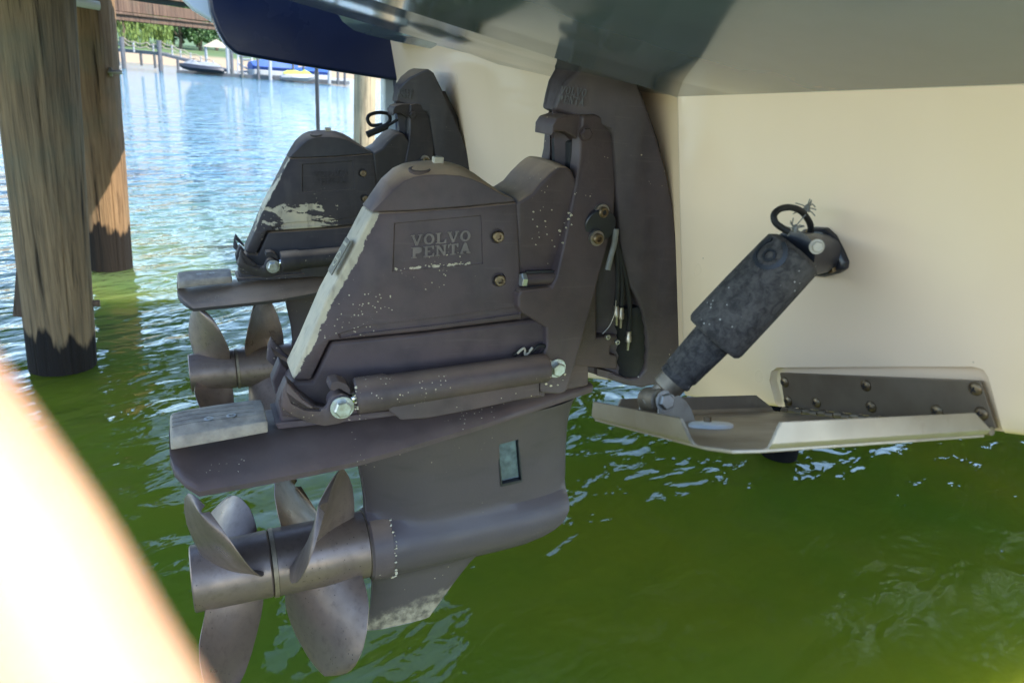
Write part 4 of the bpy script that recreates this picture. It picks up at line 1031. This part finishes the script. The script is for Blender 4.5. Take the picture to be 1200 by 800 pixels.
for u, v in ((132, 46), (157, 49), (180, 51), (202, 53), (212, 58), (224, 62), (236, 66), (250, 71)):
    pole_px('baluster', u, v, v + 11, DD, 2.0, M['dull'], fb)
for k in range(2):
    pts = []
    for (u0, v0), (u1, v1) in zip(rp, rp[1:]):
        for i in range(5):
            t = i / 5; pts.append(deep(u0 + (u1 - u0) * t, v0 + (v1 - v0) * t + 2.2 * math.sin(math.pi * t) + k * 4.5, DD - .6))
    bm = new(); tube(bm, pts, .045, 6); mk('rope_rail', bm, M['rope'], fb)
fd = empty('floating_dock', deep(330, 90, DD), 'low grey floating dock with posts at the end of the gangway', 'dock')
beam('deck', 212, 84.5, DD, 408, 97.5, DD + 1.5, .3, 2.4, M['greywood'], fd)
for u, v0, v1, wp_ in ((268, 52, 90, 4), (272.5, 56, 90, 3.5), (284, 62, 92, 3), (303, 64, 92, 3), (317, 66, 93, 4), (344, 72, 94, 3), (356, 74, 95, 3), (386, 76, 97, 4), (396, 80, 98, 3), (404, 82, 99, 3)):
    pole_px('post', u, v0, v1, DD - .5, wp_, M['greywood'] if wp_ != 4 else M['dull'], fd)
gz = empty('gazebo', deep(255, 74, 72), 'small gazebo with pale pyramid roof and white posts by the beach', 'gazebo')
gc = deep(254, 56, 72); bm = new()
e_ = [gc + Vector((sx * 1.25, sy * 1.25, 0)) for sx, sy in ((-1, -1), (1, -1), (1, 1), (-1, 1))]
vs = [bm.verts.new(p) for p in e_]; ap = bm.verts.new(gc + Vector((0, 0, .75)))
for i in range(4): bm.faces.new((vs[i], vs[(i + 1) % 4], ap))
bm.faces.new(vs[::-1]); mk('roof', bm, M['roof'], gz, smooth=10)
for sx, sy in ((-1, -1), (1, -1), (1, 1), (-1, 1)):
    bm = new(); cyl(bm, gc + Vector((sx, sy, -2.0)), gc + Vector((sx, sy, 0)), .09, n=10); mk('post', bm, M['dull'], gz)
def jetski(u, v, d, L, mats, label, dirx=1):
    c = deep(u, v, d); o = empty('jet_ski', c, label, 'jet ski')
    ax_ = Vector((.93 * dirx, .1, 0)).normalized(); sy_ = Vector((-ax_.y, ax_.x, 0))
    bm = new(); rs = []
    for s, hw, zb_, zt_ in ((-.5, .3, .05, .35), (-.35, .5, 0, .5), (0, .55, 0, .55), (.25, .48, .02, .6), (.42, .25, .15, .62), (.5, .03, .35, .6)):
        rs.append([c + ax_ * s * L + sy_ * (hw * a) + Vector((0, 0, z)) for a, z in ((-.5, zb_), (.5, zb_), (1, (zb_ + zt_) / 2), (.8, zt_), (-.8, zt_), (-1, (zb_ + zt_) / 2))])
    rings(bm, rs); mk('hull', bm, mats[0], o, bevel=.03)
    bm = new(); rs = []
    for s, hw, h in ((-.42, .22, .62), (-.3, .26, .8), (-.05, .24, .85), (.08, .28, .75), (.2, .3, .95), (.32, .24, .8), (.42, .1, .62)):
        rs.append([c + ax_ * s * L + sy_ * (hw * a) + Vector((0, 0, z)) for a, z in ((-1, .5), (1, .5), (.7, h), (-.7, h))])
    rings(bm, rs); mk('seat', bm, mats[1], o, bevel=.03)
    bm = new(); pc = c + ax_ * .17 * L + Vector((0, 0, 1.0)); cyl(bm, pc - sy_ * .4, pc + sy_ * .4, .035, n=8); mk('handlebar', bm, M['rubber'], o)
jetski(237, 84.5, DD - 1.5, 3.6, (M['teal'], M['grey']), 'dark jet ski with grey seat parked at the gangway foot', -1)
jetski(349, 95, DD - 2, 2.9, (M['grey'], M['lime']), 'lime green jet ski on the floating dock', 1)
def covered_boat(u, v, d, L, label, hh=1.3):
    c = deep(u, v, d); o = empty('covered_boat', c, label, 'boat'); ax_ = Vector((.95, .2, 0)).normalized(); sy_ = Vector((-ax_.y, ax_.x, 0))
    for nm, mt, za, zb_ in (('hull', M['dull'], 0, .7), ('cover', M['bluecover'], .68, hh)):
        bm = new(); rs = []
        for s, hw in ((-.5, .8), (-.2, 1.0), (.1, 1.0), (.35, .65), (.5, .05)):
            hw *= 1.05 if nm == 'cover' else 1
            top = zb_ * (1 if nm == 'hull' else (.85 + .25 * math.cos(s * 3)))
            rs.append([c + ax_ * s * L + sy_ * (hw * a) + Vector((0, 0, z)) for a, z in ((-.7, za), (.7, za), (1, za + .3), (.5 if nm == 'cover' else 1, max(top, za + .35)), (-.5 if nm == 'cover' else -1, max(top, za + .35)), (-1, za + .3))])
        rings(bm, rs); mk(nm, bm, mt, o, bevel=.04)
covered_boat(322, 92.5, DD + 1.5, 4.4, 'boat under a bright blue cover beside the dock posts', 1.5)
covered_boat(366, 96.5, DD + 2.5, 3.6, 'smaller blue covered boat at the dock end near the dark pole', 1.2)
lf = empty('boat_lift', deep(288, 80, DD + 1), 'white boat lift frame in front of the blue covered boat', 'boat lift')
for (u0, v0, u1, v1) in ((278, 66, 296, 66), (278, 74, 296, 84), (278, 84, 297, 84), (279, 64, 279, 86), (295, 64, 295, 86), (283, 70, 293, 70)):
    a, b = deep(u0, v0, DD + .5), deep(u1, v1, DD + .5); bm = new(); cyl(bm, a, b, .09, n=8); mk('beam', bm, M['dull'], lf)
def tree(u, d, H, rx, mat, label, willow=False, seed=0):
    rnd = random.Random(seed); p = deep(u, 70, d); gx, gy = p.x, p.y; g0 = 1.5
    o = empty('shore_tree', (gx, gy, g0), label, 'tree', 'trees on the far shore')
    bm = new(); tube(bm, [(gx, gy, g0 - .5), (gx + .2, gy, g0 + H * .3), (gx - .1, gy + .2, g0 + H * .62)], [.38, .26, .1], 8)
    for k in range(6):
        a = rnd.uniform(0, 6.28); z = g0 + H * rnd.uniform(.25, .5); tube(bm, [(gx + .1, gy, z), (gx + math.cos(a) * rx * .35, gy + math.sin(a) * rx * .35, z + H * .15), (gx + math.cos(a) * rx * .6, gy + math.sin(a) * rx * .6, z + H * .28)], [.14, .09, .03], 6)
    mk('trunk', bm, M['bark'], o)
    bm = new(); cl = []
    for k in range(95):
        a = rnd.uniform(0, 6.28); el_ = rnd.uniform(-.7, 1.4); rr = rnd.uniform(.55, 1) ** .6
        cl.append((Vector((gx + math.cos(a) * math.cos(el_) * rx * rr, gy + math.sin(a) * math.cos(el_) * rx * rr, g0 + H * .55 + math.sin(el_) * H * .46 * rr)), rnd.uniform(.6, 1.25) * rx * .2))
    for c, r in cl:
        for k in range(48):
            d_ = Vector((rnd.gauss(0, 1), rnd.gauss(0, 1), rnd.gauss(0, 1))).normalized() * r * rnd.uniform(.5, 1)
            if willow: d_.z = d_.z * 1.2 - abs(rnd.gauss(0, 1)) * 1.3
            q_ = c + d_; s = rnd.uniform(.12, .24); n_ = Vector((rnd.gauss(0, 1), rnd.gauss(0, 1), rnd.gauss(0, 1) + .6)).normalized(); a_, b_, _ = frame(n_)
            if willow: a_, b_ = Vector((0, 0, 1)), Vector((rnd.gauss(0, 1), rnd.gauss(0, 1), 0)).normalized() * .45
            s2 = s * (1.9 if willow else 1)
            vv = [bm.verts.new(q_ + a_ * s2), bm.verts.new(q_ + b_ * s), bm.verts.new(q_ - a_ * s2), bm.verts.new(q_ - b_ * s)]; bm.faces.new(vv)
    mk('crown', bm, mat, o)
tree(146, 118, 10.5, 4.2, M['willow'], 'yellow green weeping willow leftmost on the far shore', True, 1)
tree(172, 122, 9.5, 4.0, M['willow'], 'shorter yellow green willow right of the first one', True, 2)
tree(190, 135, 8.5, 2.4, M['leaf'], 'small round green tree between the willow and the taller trees', False, 3)
tree(212, 128, 8.2, 3.4, M['leaf'], 'wide green tree left of the gazebo roof', False, 4)
tree(235, 130, 8.0, 3.0, M['leaf'], 'green tree just behind the gazebo on its left', False, 5)
tree(254, 138, 9.0, 3.0, M['leaf'], 'green tree rising straight behind the gazebo roof', False, 6)
for k, (u, d, H, rx) in enumerate(((160, 150, 13, 6), (204, 155, 12, 5.5), (232, 158, 12.5, 6), (272, 150, 12, 6), (310, 150, 11, 6), (118, 140, 13, 6), (80, 140, 13, 6))):
    tree(u, d, H, rx, M['leaf'], ['taller tree far behind the willows', 'back row tree seen between the two green trees', 'back row tree on the skyline left of the gazebo', 'back row tree right of the gazebo beside the hull', 'back row tree mostly hidden by the navy hull', 'back row tree behind the browner piling', 'back row tree behind the thick grey piling'][k], False, 20 + k)

# ================================================================== THE PHOTOGRAPHER'S HAND (out of focus, close to the lens)
hand = empty('hand', deep(120, 900, .07), 'blurred sunlit finger held close to the lens in the lower left corner', 'hand')
def skin(name, chain, radii, mat, parent):
    pts = spline([Vector(p) for p in chain], 6); rr = []
    for i in range(len(pts)):
        t = i / (len(pts) - 1) * (len(radii) - 1); k = min(int(t), len(radii) - 2); rr.append(radii[k] + (radii[k + 1] - radii[k]) * (t - k))
    bm = new(); tube(bm, pts, rr, 24); return mk(name, bm, mat, parent, smooth=70)
DF = .066
e0, e1 = deep(-8, 432, DF), deep(214, 800, DF)           # the finger's edge in the picture
ed = (e1 - e0).normalized(); inn = (ed.cross(_f)).normalized()
if inn.dot(-_r) < 0: inn = -inn
RF = .0092
root = e1 + ed * .042 + inn * RF
tip = e0 - ed * .012 + inn * RF
palm_c = root + ed * .05 + inn * .022
bm = new(); parts = []
def capsule(bm, chain, radii):
    pts = spline([Vector(p) for p in chain], 6); rr = []
    for i in range(len(pts)):
        t = i / (len(pts) - 1) * (len(radii) - 1); k = min(int(t), len(radii) - 2); rr.append(radii[k] + (radii[k + 1] - radii[k]) * (t - k))
    tube(bm, pts, rr, 20)
mid = (e0 + e1) / 2 + inn * RF
bow = -inn * .0006
capsule(bm, [root + ed * .015, root, e1.lerp(mid, .0) + inn * RF, mid + bow, tip + ed * .012, tip, tip - ed * .006, tip - ed * .0085], [.0105, .0105, .0096, RF, .0088, .0078, .0045, .0008])
bk = -_f
for k, (off, ln) in enumerate(((.020, .064), (.039, .058), (.057, .046))):
    r0_ = root + inn * off + ed * .004 * k
    capsule(bm, [r0_ + ed * .015, r0_, r0_ - ed * ln * .45 + bk * -.004, r0_ - ed * ln * .8 + bk * .010, r0_ - ed * ln * .85 + bk * .022, r0_ - ed * ln * .8 + bk * .026], [.0102, .0098, .0092, .0086, .0062, .001])
capsule(bm, [root + ed * .055 + inn * .002, root + ed * .035 - inn * .016 + bk * .012, root + ed * .012 - inn * .027 + bk * .02, root - ed * .008 - inn * .029 + bk * .022, root - ed * .013 - inn * .029 + bk * .022], [.015, .0125, .0108, .0075, .001])
rs = []
for t, wd, thk in ((.0, .034, .0105), (.02, .040, .013), (.05, .041, .0145), (.08, .034, .0155), (.10, .028, .0175), (.14, .027, .019), (.20, .031, .023), (.22, .002, .002)):
    c = root + ed * t + inn * .028
    rs.append([c + inn * math.cos(a) * wd + bk * math.sin(a) * thk for a in [2 * math.pi * i / 28 for i in range(28)]])
rings(bm, rs)
hm = mk('skin', bm, M['skin'], hand, smooth=80)
rmh = hm.modifiers.new('remesh', 'REMESH'); rmh.mode = 'VOXEL'; rmh.voxel_size = .0013; rmh.use_smooth_shade = True
smh = hm.modifiers.new('smooth', 'SMOOTH'); smh.factor = .6; smh.iterations = 6
bm = new(); nl = tip + ed * .006 - bk * .0052
box(bm, nl, (.011, .013, .002), Matrix((inn, ed, bk)).transposed()); mk('nail', bm, M['nail'], hand, bevel=.001)
